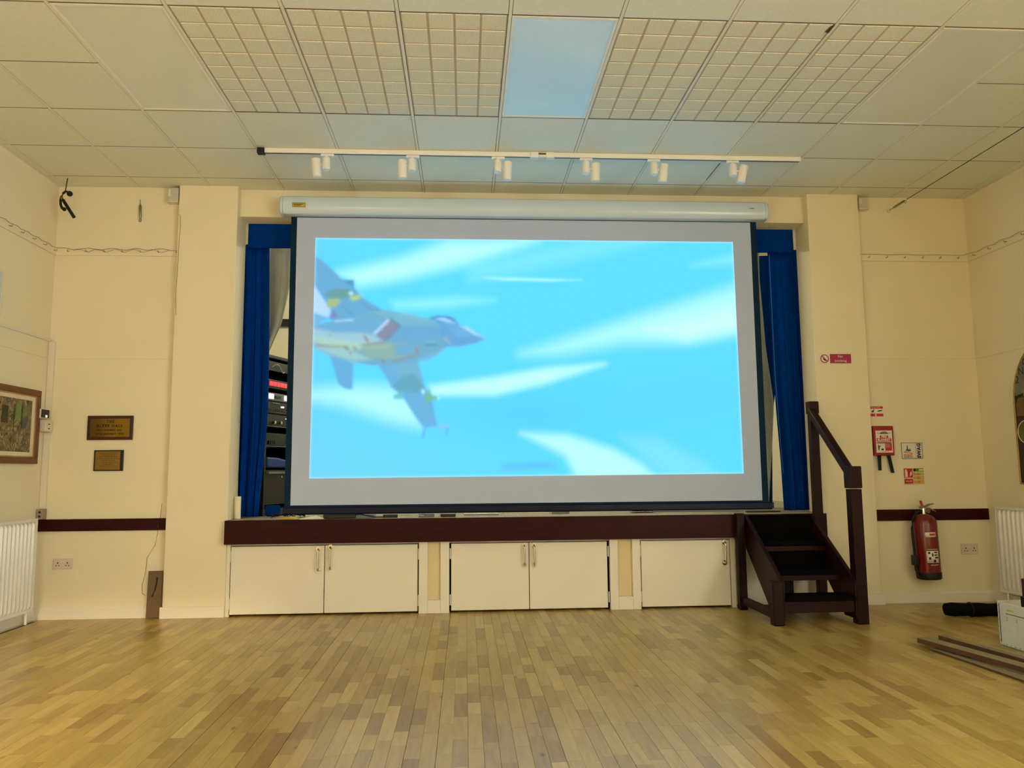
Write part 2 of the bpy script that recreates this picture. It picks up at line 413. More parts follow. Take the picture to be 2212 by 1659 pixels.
def relief_mesh(sx, sy, nx, ny):
    mb = MB().box(-sx/2, sx/2, -sy/2, sy/2, 0.003, 0.016)
    cx, cy = sx/nx, sy/ny
    for i in range(nx):
        for j in range(ny):
            x0 = -sx/2+i*cx; y0 = -sy/2+j*cy
            g = 0.0065; q = 0.0085; zb = 0.003; zt = -0.001
            a = [(x0+g, y0+g, zb), (x0+cx-g, y0+g, zb), (x0+cx-g, y0+cy-g, zb), (x0+g, y0+cy-g, zb)]
            b = [(x0+q, y0+q, zt), (x0+cx-q, y0+q, zt), (x0+cx-q, y0+cy-q, zt), (x0+q, y0+cy-q, zt)]
            mb.add(a+b, [(0, 1, 5, 4), (1, 2, 6, 5), (2, 3, 7, 6), (3, 0, 4, 7), (4, 5, 6, 7)])
    me = bpy.data.meshes.new('moulded_ceiling_tile'); me.from_pydata(mb.v, [], mb.f); me.materials.append(m_relief); me.materials.append(m_groove_shade)
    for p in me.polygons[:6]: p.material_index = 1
    bm = bmesh.new(); bm.from_mesh(me); bmesh.ops.recalc_face_normals(bm, faces=bm.faces); bm.to_mesh(me); bm.free()
    return me
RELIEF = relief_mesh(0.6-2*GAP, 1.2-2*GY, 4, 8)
edges = [XL+0.002]+COLX+[XR-0.002]
def back_y(x0, x1):
    m = (x0+x1)/2
    if PL0 < m < PL1 or PR0 < m < PR1: return YP-0.002
    if PL1 < m < PR0: return YLINT-0.002
    return YW-0.002
PANELS = {0: True, 4: True, 8: True}          # grid columns that hold light panels (rows 2-4)
def col_index(i): return i-3                    # edge slot -> grid column (0 between GX0 and GX0+0.6)
for s_ in range(len(edges)-1):
    x0, x1 = edges[s_], edges[s_+1]
    ci = col_index(s_)
    g0 = GAP if s_ > 0 else 0.0; g1 = GAP if s_ < len(edges)-2 else 0.0
    # tiles against the end wall, split where a pier starts
    cuts = sorted([x0+g0, x1-g1]+[p for p in (PL0, PL1, PR0, PR1) if x0+g0 < p < x1-g1])
    for a, b in zip(cuts, cuts[1:]):
        if b-a < 0.012: continue
        ya, yb = GY0+GY, back_y(a, b)
        piece('ceiling_tile', tile_mesh(b-a, yb-ya), CE, ((a+b)/2, (ya+yb)/2, TZ))
    r = 0
    while r < 9:
        if r == 2 and ci in PANELS: r += 2; continue
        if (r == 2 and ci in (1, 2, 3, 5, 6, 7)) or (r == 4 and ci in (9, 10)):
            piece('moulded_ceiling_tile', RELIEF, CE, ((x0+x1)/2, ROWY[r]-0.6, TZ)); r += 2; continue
        ya, yb = ROWY[r+1]+GY, ROWY[r]-GY
        piece('ceiling_tile', tile_mesh(x1-g1-x0-g0, yb-ya), CE, ((x0+g0+x1-g1)/2, (ya+yb)/2, TZ)); r += 1
    # cross tees of this column
    for r in range(0, 10):
        if r == 3 and (ci in PANELS or ci in (1, 2, 3, 5, 6, 7)): continue
        if r == 5 and ci in (9, 10): continue
        k = ('tee', round(x1-x0, 3))
        if k not in mesh_cache:
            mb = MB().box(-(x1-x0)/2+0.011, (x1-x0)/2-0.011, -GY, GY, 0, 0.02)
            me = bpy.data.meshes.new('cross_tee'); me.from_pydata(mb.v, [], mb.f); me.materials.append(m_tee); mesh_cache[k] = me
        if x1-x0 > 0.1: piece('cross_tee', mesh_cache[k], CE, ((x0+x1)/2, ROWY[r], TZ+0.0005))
for x in COLX:
    ye = back_y(x-0.01, x+0.01)
    MB().box(x-0.0088, x+0.0088, 0.87, ye, TZ-0.0015, H+0.03).build('ceiling_runner', m_bar, CE)
MB().box(XL, XL+0.018, 0.87, YW, H-0.009, H-0.0075).box(XR-0.018, XR, 0.87, YW, H-0.009, H-0.0075).build('wall_angle', m_bar, CE)

MB().prism([(2.020, 3.885), (2.035, 3.875), (2.036, 3.955), (2.010, 3.945)], TZ-0.0045, TZ-0.0035, 'z').build('broken_tile_gap', m_void, CE)
MB().box(2.030, 2.0375, 5.80, 6.15, TZ-0.0006, TZ+0.001).build('open_seam', m_void, CE)
def light_panel(x0, y1, label, lit=False):
    x1 = x0+0.6; y0 = y1-1.2
    t = thing('ceiling_light_panel', label, 'ceiling light', ((x0+x1)/2, (y0+y1)/2, H-0.010), group='flush ceiling light panels')
    g = 0.011; w = 0.016
    fr = MB()
    for a in ((x0+g, x1-g, y0+g, y0+g+w), (x0+g, x1-g, y1-g-w, y1-g), (x0+g, x0+g+w, y0+g+w, y1-g-w), (x1-g-w, x1-g, y0+g+w, y1-g-w)):
        fr.box(*a, H-0.009, H+0.02)
    fr.build('frame', m_white2, t)
    d = MB().box(x0+g+w, x1-g-w, y0+g+w, y1-g-w, H-0.006, H+0.01)
    if lit:
        ml = M('lit_opal_diffuser', (240, 230, 210), 0.4, emit=(FILL_COLOR, FILL_STRENGTH))
        d.build('diffuser', ml, t)
    else:
        d.build('diffuser', m_diff, t)
    return t
light_panel(GX0, ROWY[2], 'unlit ceiling light panel on the brown picture side')
light_panel(GX0+2.4, ROWY[2], 'unlit ceiling light panel in the middle reflecting the blue screen')
light_panel(GX0+4.8, ROWY[2], 'unlit ceiling light panel on the fire extinguisher side')
# unseen globe lamps added to light the ceiling and walls
def globe(x, y, z, k, label):
    t = thing('fill_globe', label, 'lamp', (x, y, z-0.14), group='added fill globes')
    r = 0.13; n = 14; m_ = 8; v = []; f = []
    for i in range(m_+1):
        for j in range(n):
            q = max(1e-3, r*math.sin(PI*i/m_)); v.append((x+q*math.cos(2*PI*j/n), y+q*math.sin(2*PI*j/n), z-r*math.cos(PI*i/m_)))
    f = [(i*n+j, i*n+(j+1) % n, (i+1)*n+(j+1) % n, (i+1)*n+j) for i in range(m_) for j in range(n)]
    MB().add(v, f).build('globe', M('added_opal_globe_%d' % int(k*100), (250, 240, 220), 0.4, emit=(FILL_COLOR, FILL_STRENGTH*k)), t, smooth=True)
    MB().cyl((x, y, z+0.12), (x, y, H-0.004), 0.008, n=8).build('rod', m_chrome, t)
    MB().cyl((x, y, H-0.03), (x, y, H-0.004), 0.05, n=16).build('rose', m_white2, t)
for x, y, k, l in FILL_GLOBES: globe(x, y, 2.45, k, l)

# unseen spot added behind the doorway to throw the floor light patch
LYP = YR-1.5
lt = thing('added_spot_lamp', 'added spot lamp beyond the doorway for the floor light patch', 'lamp', (-1.49, LYP, 2.70))
MB().cyl((-1.49, LYP, 2.82), (-1.49, LYP, 2.9), 0.05).build('ceiling_rose', m_white2, lt, smooth=True)
MB().cyl((-1.49, LYP-0.10, 2.765), (-1.49, LYP-0.01, 2.75), 0.045).build('lamp_head', m_white2, lt, smooth=True)
ld = bpy.data.lights.new('floor_patch_light', 'SPOT'); ld.energy = PATCH_LAMP_WATTS; ld.color = PATCH_LAMP_COLOR; ld.shadow_soft_size = 0.045; ld.spot_size = math.radians(70); ld.spot_blend = 0.4
lo = bpy.data.objects.new('floor_patch_light', ld); COL.objects.link(lo); lo.parent = lt; lo.location = (0, 0.04, 0.05)
lo.rotation_euler = (math.radians(80), 0, math.radians(8))

# ---- baseboards, rails, trims
struct('baseboard_back_left', MB().prism([(YW, 0.0), (YW-0.018, 0.0), (YW-0.018, 0.076), (YW-0.008, 0.088), (YW, 0.088)], XL, PL0, 'x'), m_white, 'white skirting board under the brass plaques', 'baseboard')
struct('baseboard_back_right', MB().prism([(YW, 0.0), (YW-0.018, 0.0), (YW-0.018, 0.076), (YW-0.008, 0.088), (YW, 0.088)], PR1, XR, 'x'), m_white, 'white skirting board under the fire extinguisher', 'baseboard')
struct('baseboard_pier_left', MB().box(PL0-0.014, PL1+0.0, YP-0.018, YP, 0, 0.09).box(PL0-0.014, PL0, YP, YW-0.018, 0, 0.09), m_white, 'white skirting board around the pier with the leaning board', 'baseboard', bevel=0.004)
struct('baseboard_pier_right', MB().box(PR0, PR1+0.018, YP-0.018, YP, 0, 0.09).box(PR1, PR1+0.018, YP, YW-0.018, 0, 0.09), m_white, 'white skirting board at the foot of the pier behind the steps', 'baseboard', bevel=0.004)
struct('baseboard_left', MB().box(XL, XL+0.018, YR, YW-0.02, 0, 0.088), m_white, 'white skirting board under the radiator by the brown picture', 'baseboard', bevel=0.004)
struct('baseboard_right', MB().box(XR-0.018, XR, YR, YW-0.02, 0, 0.088), m_white, 'white skirting board under the radiator by the arched picture', 'baseboard', bevel=0.004)
struct('trim_2', box(XL+0.001, PL0, YW-0.02, YW, 0.690, 0.785), m_mahog, 'dark mahogany rail on the wall below the plaques', 'trim', bevel=0.003)
struct('trim_3', box(PR1, XR-0.001, YW-0.02, YW, 0.690, 0.785), m_mahog, 'dark mahogany rail on the wall behind the fire extinguisher', 'trim', bevel=0.003)
def railset(n, a, b, label):
    o = struct('trim_%d' % n, MB().box(*a), m_wall, label[0], 'trim', bevel=0.003)
    struct('trim_%d' % (n+1), MB().box(*b), m_wall, label[1], 'trim', bevel=0.002)
    return o
rL = railset(4, (XL+0.010, PL0, YW-0.012, YW, 2.965, 3.022), (XL+0.05, PL0, YW-0.005, YW, 2.090, 2.236), ('cream hook rail high on the plaque wall', 'wide cream board across the plaque wall'))
rR = railset(6, (PR1, XR-0.010, YW-0.012, YW, 2.975, 3.032), (PR1, XR-0.006, YW-0.005, YW, 2.096, 2.246), ('cream hook rail high on the fire extinguisher wall', 'wide cream board across the fire extinguisher wall'))
rLs = railset(8, (XL, XL+0.012, 1.0, YW, 2.965, 3.022), (XL, XL+0.005, 1.0, YW-0.05, 2.090, 2.236), ('cream hook rail high on the brown picture wall', 'wide cream board above the brown picture'))
rRs = railset(10, (XR-0.012, XR, 1.0, YW, 2.975, 3.032), (XR-0.005, XR, 1.0, YW, 2.096, 2.246), ('cream hook rail high on the arched picture wall', 'wide cream board above the arched picture'))
def hook(parent, p, d):
    p = Vector(p); d = Vector(d)
    MB().tube([p, p+d*0.012, p+d*0.020+Vector((0, 0, -0.007)), p+d*0.028+Vector((0, 0, 0.001)), p+d*0.026+Vector((0, 0, 0.010))], 0.0024, 6).build('cup_hook', m_brass2, parent)
for i in range(7): hook(rL, (XL+0.115+i*0.147, YW-0.012, 2.998), (0, -1, 0))
for i in range(6): hook(rR, (PR1+0.09+i*0.165, YW-0.012, 3.006), (0, -1, 0))
for i in range(6): hook(rLs, (XL+0.012, YW-0.05-i*0.16, 2.998), (1, 0, 0))
for i in range(6): hook(rRs, (XR-0.012, YW-0.12-i*0.2, 3.006), (-1, 0, 0))
def cord(pts, name, label, r=0.0028, mat=None):
    return tag(MB().tube(pts, r, 6).build(name, mat or m_brass2, None, smooth=True), label, 'cord')
pts = [(XL+0.022, YW-0.95+0.05*i, 3.022+0.006*math.sin(i*2.1)) for i in range(19)]
pts += [(XL+0.022+0.02*i, YW-0.022, 3.018+0.008*math.sin(i*0.63)) for i in range(1, 50)]
cord(pts, 'string_cord', 'thin brown cord strung along the hook rail on the plaque wall', 0.0017, m_card)
pts = [(XL+0.16+0.03*i, YW-0.027, 3.003+0.014*math.sin(i*1.25)) for i in range(27)]
cord(pts, 'string_cord', 'second thin slack cord looped over hooks on the plaque wall', 0.0013, m_card)
pts = [(PR1+0.02+0.05*i, YW-0.022, 3.032+0.002*math.sin(i)) for i in range(20)]+[(XR-0.022, YW-0.02-0.06*i, 3.032+0.008*math.sin(i*1.9)) for i in range(1, 24)]
cord(pts, 'string_cord', 'thin cord along the hook rail on the fire extinguisher wall', 0.0015, m_card)

# ================================================================= STAGE
st = thing('stage', 'raised stage with a deep mahogany front board', 'stage', (0.55, 6.6, 0))
MB().box(PL1-0.006, PR0+0.0, 6.392, 6.432, 0.575, STAGE_Z).build('fascia', m_mahog, st, bevel=0.003)
bx = -2.6
while bx < 3.69:
    b2 = min(bx+0.14, 3.7)
    x0, x1 = bx+0.001, b2-0.001
    if x1 > PL1 and x0 < PR0:
        MB().box(max(x0, PL1+0.001), min(x1, PR0-0.001), 6.433, YBK-0.002, STAGE_Z-0.025, STAGE_Z).build('stage_board', m_stagefl, st)
    bx = b2
for a, b in ((-2.6, PL1), (PR0, 3.7)): MB().box(a, b, YIN, YBK, STAGE_Z-0.025, STAGE_Z).build('stage_wing_floor', m_stagefl, st)
MB().box(PL1, PR0, 6.60, 6.62, 0.0, STAGE_Z-0.03).build('carcass_back', m_dark, st)
MB().box(PL1, PR0, 6.500, 6.60, 0.555, 0.574).build('head_rail', m_white, st)

# cupboards under the stage
YD = 6.468
def handle(parent, x, z0, z1):
    y0 = YD; d = 0.040
    pts = [(x, y0, z1), (x, y0-d*0.6, z1), (x, y0-d*0.92, z1-0.008), (x, y0-d, z1-0.024), (x, y0-d, z0+0.024), (x, y0-d*0.92, z0+0.008), (x, y0-d*0.6, z0), (x, y0, z0)]
    hh = MB().tube(pts, 0.0075, 10).build('handle', m_chrome, parent, smooth=True)
    MB().cyl((x, y0, z1), (x, y0-0.006, z1), 0.021).build('rose', m_chrome, hh, smooth=True)
    MB().cyl((x, y0, z0), (x, y0-0.006, z0), 0.021).build('rose', m_chrome, hh, smooth=True)
def cupboard(label, doors):
    xa = doors[0][0]; xb = doors[-1][1]
    t = thing('stage_cupboard', label, 'cupboard', ((xa+xb)/2, 6.5, 0), group='cupboards under the stage')
    MB().box(xa-0.001, xa+0.012, YD+0.022, 6.595, 0.0, 0.55).box(xb-0.012, xb+0.001, YD+0.022, 6.595, 0.0, 0.55).box(xa, xb, 6.585, 6.597, 0, 0.55).build('carcass', m_dark, t)
    for (x0, x1, hx, hz0, hz1, hinge) in doors:
        d = MB().box(x0+0.002, x1-0.002, YD, YD+0.02, 0.016, 0.552).build('door', m_white, t, bevel=0.0025)
        handle(d, hx, hz0, hz1)
        if hinge is not None:
            for z in (0.06, 0.43):
                MB().cyl((hinge, YD-0.004, z), (hinge, YD-0.004, z+0.085), 0.005, n=8).build('hinge', m_white2, d)
    return t
cupboard('pair of white cupboard doors under the stage beside the leaning board pier', [(-1.886, -1.139, -1.187, 0.353, 0.524, -1.888), (-1.137, -0.384, -1.091, 0.362, 0.538, -0.379)])
cupboard('pair of white cupboard doors under the middle of the stage', [(-0.115, 0.527, 0.489, 0.370, 0.530, -0.120), (0.529, 1.180, 0.569, 0.368, 0.530, 1.187)])
cupboard('white cupboard door under the stage beside the dark steps', [(1.461, 2.215, 2.170, 0.364, 0.534, 1.456)])
cupboard('white cupboard door under the stage hidden behind the dark steps', [(2.262, 3.010, 2.32, 0.364, 0.534, None)])
def framed_panel(x0, x1, s, label):
    t = thing('panelled_post', label, 'panel', ((x0+x1)/2, 6.49, 0), group='panelled posts under the stage')
    for a, b in ((x0, x0+s), (x1-s, x1)):
        MB().box(a, b, 6.445, 6.49, 0.0, 0.573).build('stile', m_white, t, bevel=0.003)
    MB().box(x0+s+0.0005, x1-s-0.0005, 6.447, 6.49, 0.0, 0.106).build('bottom_rail', m_white, t, bevel=0.002)
    MB().box(x0+s, x1-s, 6.470, 6.485, 0.107, 0.573).build('inset_panel', m_insetp, t)
framed_panel(-0.376, -0.128, 0.072, 'white framed panel between the first and second cupboard pairs')
framed_panel(1.196, 1.452, 0.068, 'white framed panel nearer the dark steps under the stage')
struct('trim_12', MB().box(PL1, -1.890, 6.470, 6.50, 0.0, 0.573), m_white, 'narrow white jamb beside the first cupboard door', 'trim')
struct('trim_13', MB().box(2.219, 2.258, 6.462, 6.50, 0.0, 0.573), m_white, 'narrow white jamb behind the dark steps', 'trim')
# plastic pipe boxing at the stage opening on the left pier
tag(MB().tube([(PL1+0.035, 6.60, STAGE_Z+0.002), (PL1+0.035, 6.60, 0.95), ], 0.026, 14).build('pipe_collar', m_wall, None, smooth=True), 'short cream pipe collar standing on the stage edge', 'pipe')

# ================================================================= PROJECTION SCREEN
YS = 6.46
ps = thing('projection_screen', 'large pull down projection screen showing a fighter jet in blue sky', 'projection screen', (0.54, YS, 0.80))
# case: rounded housing
prof = [(6.37, 3.322), (6.388, 3.306), (6.505, 3.306), (6.522, 3.322), (6.522, 3.445), (6.50, 3.468), (6.41, 3.468), (6.38, 3.455), (6.364, 3.42), (6.36, 3.38)]
MB().prism(prof, -1.522, 2.620, 'x').build('case', m_case, ps, smooth=True, bevel=0.004)
for xa, xb in ((-1.552, -1.522), (2.620, 2.650)):
    sgn = 1 if xa > 0 else -1
    MB().prism(prof, xa if sgn < 0 else xa, xb, 'x').build('end_cap', m_case, ps, smooth=True, bevel=0.012)
YLB = 6.3595
lb = MB().box(-1.439, -1.335, YLB-0.0015, YLB, 3.358, 3.392).build('warning_label', m_yellow, ps)
for i, z in enumerate((3.384, 3.376, 3.368)):
    MB().box(-1.430, -1.350-0.012*i, YLB-0.003, YLB-0.0015, z-0.0022, z+0.0012).build('print_line', m_ink, lb)
MB().box(-1.439, -1.335, YLB-0.003, YLB-0.0015, 3.3915, 3.394).box(-1.439, -1.335, YLB-0.003, YLB-0.0015, 3.356, 3.3585).box(-1.441, -1.4385, YLB-0.003, YLB-0.0015, 3.356, 3.394).box(-1.3355, -1.333, YLB-0.003, YLB-0.0015, 3.356, 3.394).build('label_border', m_ink, lb)
MB().box(2.472, 2.520, YLB-0.002, YLB, 3.390, 3.395).box(2.489, 2.511, YLB-0.002, YLB, 3.395, 3.399).build('maker_mark', m_greyp, ps)
# fabric
MB().box(-1.470, 2.568, YS+0.001, YS+0.003, 0.857, 3.33).build('black_border', m_blackf, ps)
MB().box(-1.420, 2.513, YS-0.0015, YS+0.001, 0.877, 3.300).build('white_fabric', m_screen, ps)
MB().prism([(YS-0.022, 0.812), (YS-0.014, 0.802), (YS+0.016, 0.802), (YS+0.022, 0.812), (YS+0.022, 0.855), (YS+0.014, 0.863), (YS-0.014, 0.863), (YS-0.022, 0.855)], -1.476, 2.592, 'x').build('bottom_bar', m_bar_blk, ps, bevel=0.002)
for xa, xb in ((-1.488, -1.476), (2.592, 2.604)):
    MB().prism([(YS-0.024, 0.812), (YS+0.024, 0.812), (YS+0.024, 0.862), (YS-0.024, 0.862)], xa, xb, 'x').build('bar_end', m_black, ps, bevel=0.003)

# projected picture: the film frame as colours on a fine sheet
NX, NZ = 360, 203
TLx, TRx, BRx, BLx = 678, 1582, 1607, 672
def picture():
    U, V = np.meshgrid(np.linspace(0, 1, NX+1), np.linspace(0, 1, NZ+1))     # V: 0 top .. 1 bottom
    # design coordinates (the frame drawn on a 2212-wide sheet)
    tx = TLx+(TRx-TLx)*U; bx_ = BLx+(BRx-BLx)*U
    ty = 514+(523-514)*U; by = 1034+(1021-1034)*U
    x = tx+(bx_-tx)*V; y = ty+(by-ty)*V
    def C(r, g, b): return np.array(lin((r, g, b)))
    img = np.zeros(U.shape+(3,))+C(92, 214, 255)
    def mixin(a, col): img[:] = img*(1-a[..., None])+a[..., None]*col
    def blob(cx, cy, rx, ry, ang=0.0):
        c, s = math.cos(ang), math.sin(ang)
        dx, dy = x-cx, y-cy
        p = (dx*c+dy*s)/rx; q = (-dx*s+dy*c)/ry
        return np.exp(-(p*p+q*q))
    mixin(0.75*np.clip((y-820)/260, 0, 1)*np.clip((1250-x)/600, 0, 1), C(124, 206, 255))
    mixin(0.5*np.clip((760-x)/120, 0, 1), C(110, 196, 246))
    mixin(0.55*blob(1120, 900, 200, 60), C(84, 200, 255))
    mixin(0.45*blob(1500, 860, 260, 90), C(92, 204, 255))
    def sd(poly):
        P = np.array(poly, float); n = len(P)
        d = np.full(x.shape, 1e9); ins = np.zeros(x.shape, bool)
        for i in range(n):
            a, b = P[i], P[(i+1) % n]
            e = b-a; L2 = max(e@e, 1e-9)
            t = np.clip(((x-a[0])*e[0]+(y-a[1])*e[1])/L2, 0, 1)
            d = np.minimum(d, np.hypot(x-a[0]-t*e[0], y-a[1]-t*e[1]))
            if a[1] != b[1]:
                cr = ((a[1] > y) != (b[1] > y)) & (x < (b[0]-a[0])*(y-a[1])/(b[1]-a[1])+a[0])
                ins ^= cr
        return np.where(ins, -d, d)
    def poly(p, col, soft=1.5, al=1.0, crop=True):
        if not crop and soft > 4: soft *= 1.7
        if crop: p = [(660+a/3.318, 500+b/3.318) for a, b in p]
        a = np.clip(0.5-sd(p)/(2*soft), 0, 1); a = a*a*(3-2*a)*al
        mixin(a, C(*col))
    hi = (186, 255, 255)
    # motion-streaked cloud bands of the film frame
    poly([(728, 592), (860, 560), (960, 522), (1150, 520), (1000, 570), (860, 605), (770, 620)], hi, 14, 0.9, False)
    poly([(1000, 575), (1250, 520), (1420, 518), (1180, 575), (1010, 610)], (150, 240, 255), 16, 0.45, False)
    poly([(840, 655), (980, 645), (1060, 652), (960, 668), (850, 672)], (160, 248, 255), 9, 0.6, False)
    poly([(1030, 602), (1100, 603), (1250, 607), (1180, 610), (1080, 608)], (190, 255, 255), 3, 0.8, False)
    poly([(1120, 768), (1330, 700), (1480, 655), (1600, 618), (1604, 722), (1480, 742), (1330, 745), (1200, 768)], (176, 248, 255), 16, 0.9, False)
    poly([(1390, 715), (1500, 690), (1600, 660), (1600, 712), (1480, 738)], (205, 255, 255), 14, 0.7, False)
    poly([(1490, 575), (1600, 548), (1600, 572)], (150, 238, 255), 9, 0.6, False)
    poly([(925, 838), (1060, 820), (1170, 800), (1300, 790), (1170, 832), (1060, 857), (925, 857)], (190, 255, 255), 8, 0.95, False)
    poly([(660, 848), (760, 838), (860, 842), (900, 880), (900, 925), (830, 910), (740, 880), (660, 866)], (186, 252, 255), 16, 0.8, False)
    poly([(1120, 938), (1220, 942), (1320, 972), (1385, 1005), (1410, 1030), (1240, 1030), (1215, 985)], (186, 252, 255), 9, 0.9, False)
    poly([(1340, 945), (1420, 950), (1520, 1000), (1560, 1030), (1430, 1030)], (140, 226, 255), 14, 0.55, False)
    poly([(1080, 1002), (1180, 998), (1200, 1012), (1080, 1014)], (92, 178, 232), 7, 0.6, False)
    # ---- the jet (drawn in the coordinates of an enlarged detail)
    gy = (112, 172, 204)
    poly([(40, 580), (160, 640), (60, 690), (40, 690)], (118, 186, 220), 2)
    poly([(60, 380), (120, 480), (170, 570), (160, 630), (40, 590)], (176, 214, 255), 3)
    poly([(170, 905), (335, 955), (332, 1148), (280, 1142), (232, 1108)], (106, 178, 216), 2.5)
    poly([(505, 970), (600, 975), (785, 935), (845, 1150), (885, 1180), (928, 1405), (835, 1418), (760, 1320), (690, 1210), (605, 1130)], (108, 182, 218), 2)
    poly([(600, 985), (780, 950), (830, 1120), (700, 1090)], (120, 186, 208), 5, 0.8)
    poly([(40, 160), (110, 215), (190, 290), (250, 355), (330, 358), (334, 415), (400, 490), (530, 572), (450, 590), (330, 640), (180, 655), (172, 570), (110, 480), (40, 370)], (108, 176, 212), 2)
    poly([(250, 355), (330, 358), (332, 412), (290, 380)], (84, 158, 196), 2)
    poly([(190, 575), (225, 632), (158, 642)], (132, 142, 190), 3)
    body = [(40, 696), (190, 655), (330, 640), (450, 578), (530, 572), (640, 590), (850, 637), (940, 676), (1080, 685), (1200, 735), (1258, 780), (1200, 815), (1080, 838), (990, 842), (930, 892), (860, 937), (780, 945), (600, 978), (450, 974), (330, 952), (200, 920), (75, 862), (40, 820)]
    poly(body, (116, 178, 204), 2)
    poly([(450, 585), (530, 576), (850, 640), (930, 682), (660, 690), (575, 636)], (122, 188, 208), 4)
    poly([(660, 695), (950, 690), (1000, 760), (840, 800), (600, 800)], (108, 174, 212), 8, 0.85)
    poly([(640, 590), (850, 637), (840, 652), (640, 608)], (136, 198, 214), 4, 0.7)
    poly([(940, 690), (1100, 690), (1258, 780), (1190, 812), (1080, 836), (970, 834), (950, 770)], (104, 170, 214), 5)
    poly([(1000, 700), (1100, 700), (1200, 760), (1060, 770)], (112, 182, 224), 8, 0.8)
    poly([(1080, 690), (1130, 700), (1256, 778), (1190, 755)], (186, 236, 255), 3, 0.8)
    poly([(860, 632), (920, 618), (1000, 622), (1045, 642), (1078, 682), (940, 676)], (96, 158, 204), 2)
    poly([(900, 640), (960, 628), (1010, 648), (1060, 674), (1000, 668)], (168, 226, 255), 3, 0.8)
    poly([(860, 634), (920, 616), (1000, 620), (1046, 640), (1046, 648), (1000, 630), (920, 626)], (70, 138, 190), 1.5, 0.8)
    poly([(40, 700), (200, 735), (360, 735), (470, 750), (540, 800), (380, 860), (200, 840), (40, 800)], (156, 204, 214), 6)
    poly([(190, 660), (330, 645), (470, 640), (575, 640), (470, 745), (360, 730), (200, 735), (60, 700)], (112, 178, 214), 5, 0.8)
    poly([(200, 655), (330, 645), (330, 652), (200, 662)], (210, 250, 255), 1.5, 0.8)
    poly([(470, 745), (575, 636), (660, 690), (548, 800)], (140, 150, 174), 2)
    poly([(470, 745), (575, 636), (592, 648), (486, 758)], (176, 214, 246), 2)
    poly([(590, 632), (668, 690), (578, 792), (545, 806), (648, 694), (575, 640)], (112, 150, 178), 2)
    poly([(60, 770), (300, 800), (420, 820), (380, 870), (200, 850), (60, 815)], (176, 218, 196), 6, 0.8)
    poly([(70, 835), (300, 862), (460, 930), (330, 945), (200, 905), (80, 860)], (166, 214, 206), 6, 0.8)
    poly([(370, 870), (440, 828), (560, 810), (700, 822), (770, 870), (700, 915), (560, 934), (440, 918)], (144, 186, 178), 4)
    poly([(620, 820), (710, 828), (772, 872), (700, 912), (640, 900)], (108, 176, 216), 7, 0.85)
    poly([(400, 858), (480, 832), (600, 828), (560, 856)], (170, 200, 170), 5, 0.6)
    for p in ([(80, 826), (300, 838), (300, 848), (80, 838)], [(380, 826), (540, 804), (545, 814), (390, 838)], [(610, 942), (770, 898), (772, 908), (618, 950)], [(768, 848), (784, 850), (790, 895), (776, 895)]):
        poly(p, (170, 138, 120), 2, 0.75)
    for p in ([(400, 762), (416, 760), (446, 810), (430, 812)], [(262, 838), (290, 840), (306, 866), (284, 864)], [(325, 838), (345, 840), (360, 862), (345, 866)], [(525, 932), (540, 932), (556, 956), (545, 958)], [(305, 880), (318, 880), (320, 900), (310, 900)], [(165, 752), (174, 752), (176, 764), (168, 764)]):
        poly(p, (150, 140, 120), 1.5, 0.85)
    poly([(835, 826), (925, 826), (925, 833), (835, 833)], (70, 130, 170), 1.2, 0.8)
    poly([(835, 802), (905, 802), (905, 808), (835, 808)], (140, 200, 226), 1.2, 0.8)
    poly([(965, 770), (1015, 768), (990, 780), (1030, 825), (1005, 825), (965, 790)], (150, 190, 190), 2, 0.7)
    poly([(790, 920), (900, 890), (985, 842), (930, 895), (860, 937), (790, 945)], (122, 190, 220), 4, 0.8)
    # stores under the wings
    poly([(120, 470), (200, 422), (290, 426), (340, 440), (330, 482), (200, 500)], (112, 166, 160), 4, 0.9)
    poly([(150, 500), (230, 492), (240, 520), (190, 562), (145, 556)], (176, 204, 126), 3, 0.85)
    poly([(300, 478), (395, 464), (380, 490), (322, 515)], (186, 224, 138), 3, 0.85)
    poly([(295, 450), (320, 440), (330, 460), (305, 470)], (190, 255, 250), 2.5, 0.9)
    poly([(250, 540), (330, 610), (326, 616), (244, 545)], (96, 150, 176), 1.5, 0.6)
    poly([(390, 520), (450, 572), (520, 574), (520, 578), (448, 578), (386, 524)], (86, 148, 180), 1.5, 0.7)
    poly([(600, 1132), (680, 1052), (760, 1030), (835, 1130), (822, 1172), (680, 1162)], (104, 174, 194), 5, 0.85)
    poly([(866, 1132), (886, 1190), (938, 1196), (932, 1216), (880, 1222), (860, 1252), (842, 1200)], (126, 196, 150), 2.5, 0.9)
    poly([(620, 1186), (690, 1160), (682, 1216), (618, 1216)], (104, 200, 204), 2.5, 0.9)
    poly([(814, 1146), (830, 1146), (836, 1176), (818, 1176)], (196, 255, 255), 2, 0.9)
    poly([(928, 1196), (938, 1196), (938, 1218), (928, 1218)], (196, 255, 255), 1.5, 0.9)
    poly([(930, 1395), (1012, 1392), (1014, 1425), (930, 1422)], (132, 196, 236), 2, 0.8)
    poly([(834, 1418), (848, 1418), (832, 1488), (824, 1488)], (92, 160, 214), 1.5, 0.9)
    poly([(994, 1420), (1006, 1420), (996, 1474), (988, 1474)], (96, 166, 220), 1.5, 0.9)
    # thin bright seam of light round the picture
    e = np.maximum(np.maximum(np.clip(1-U*NX/1.2, 0, 1), np.clip(1-(1-U)*NX/1.2, 0, 1)), np.maximum(np.clip(1-V*NZ/1.2, 0, 1), np.clip(1-(1-V)*NZ/1.2, 0, 1)))
    mixin(0.55*e, C(196, 240, 255))
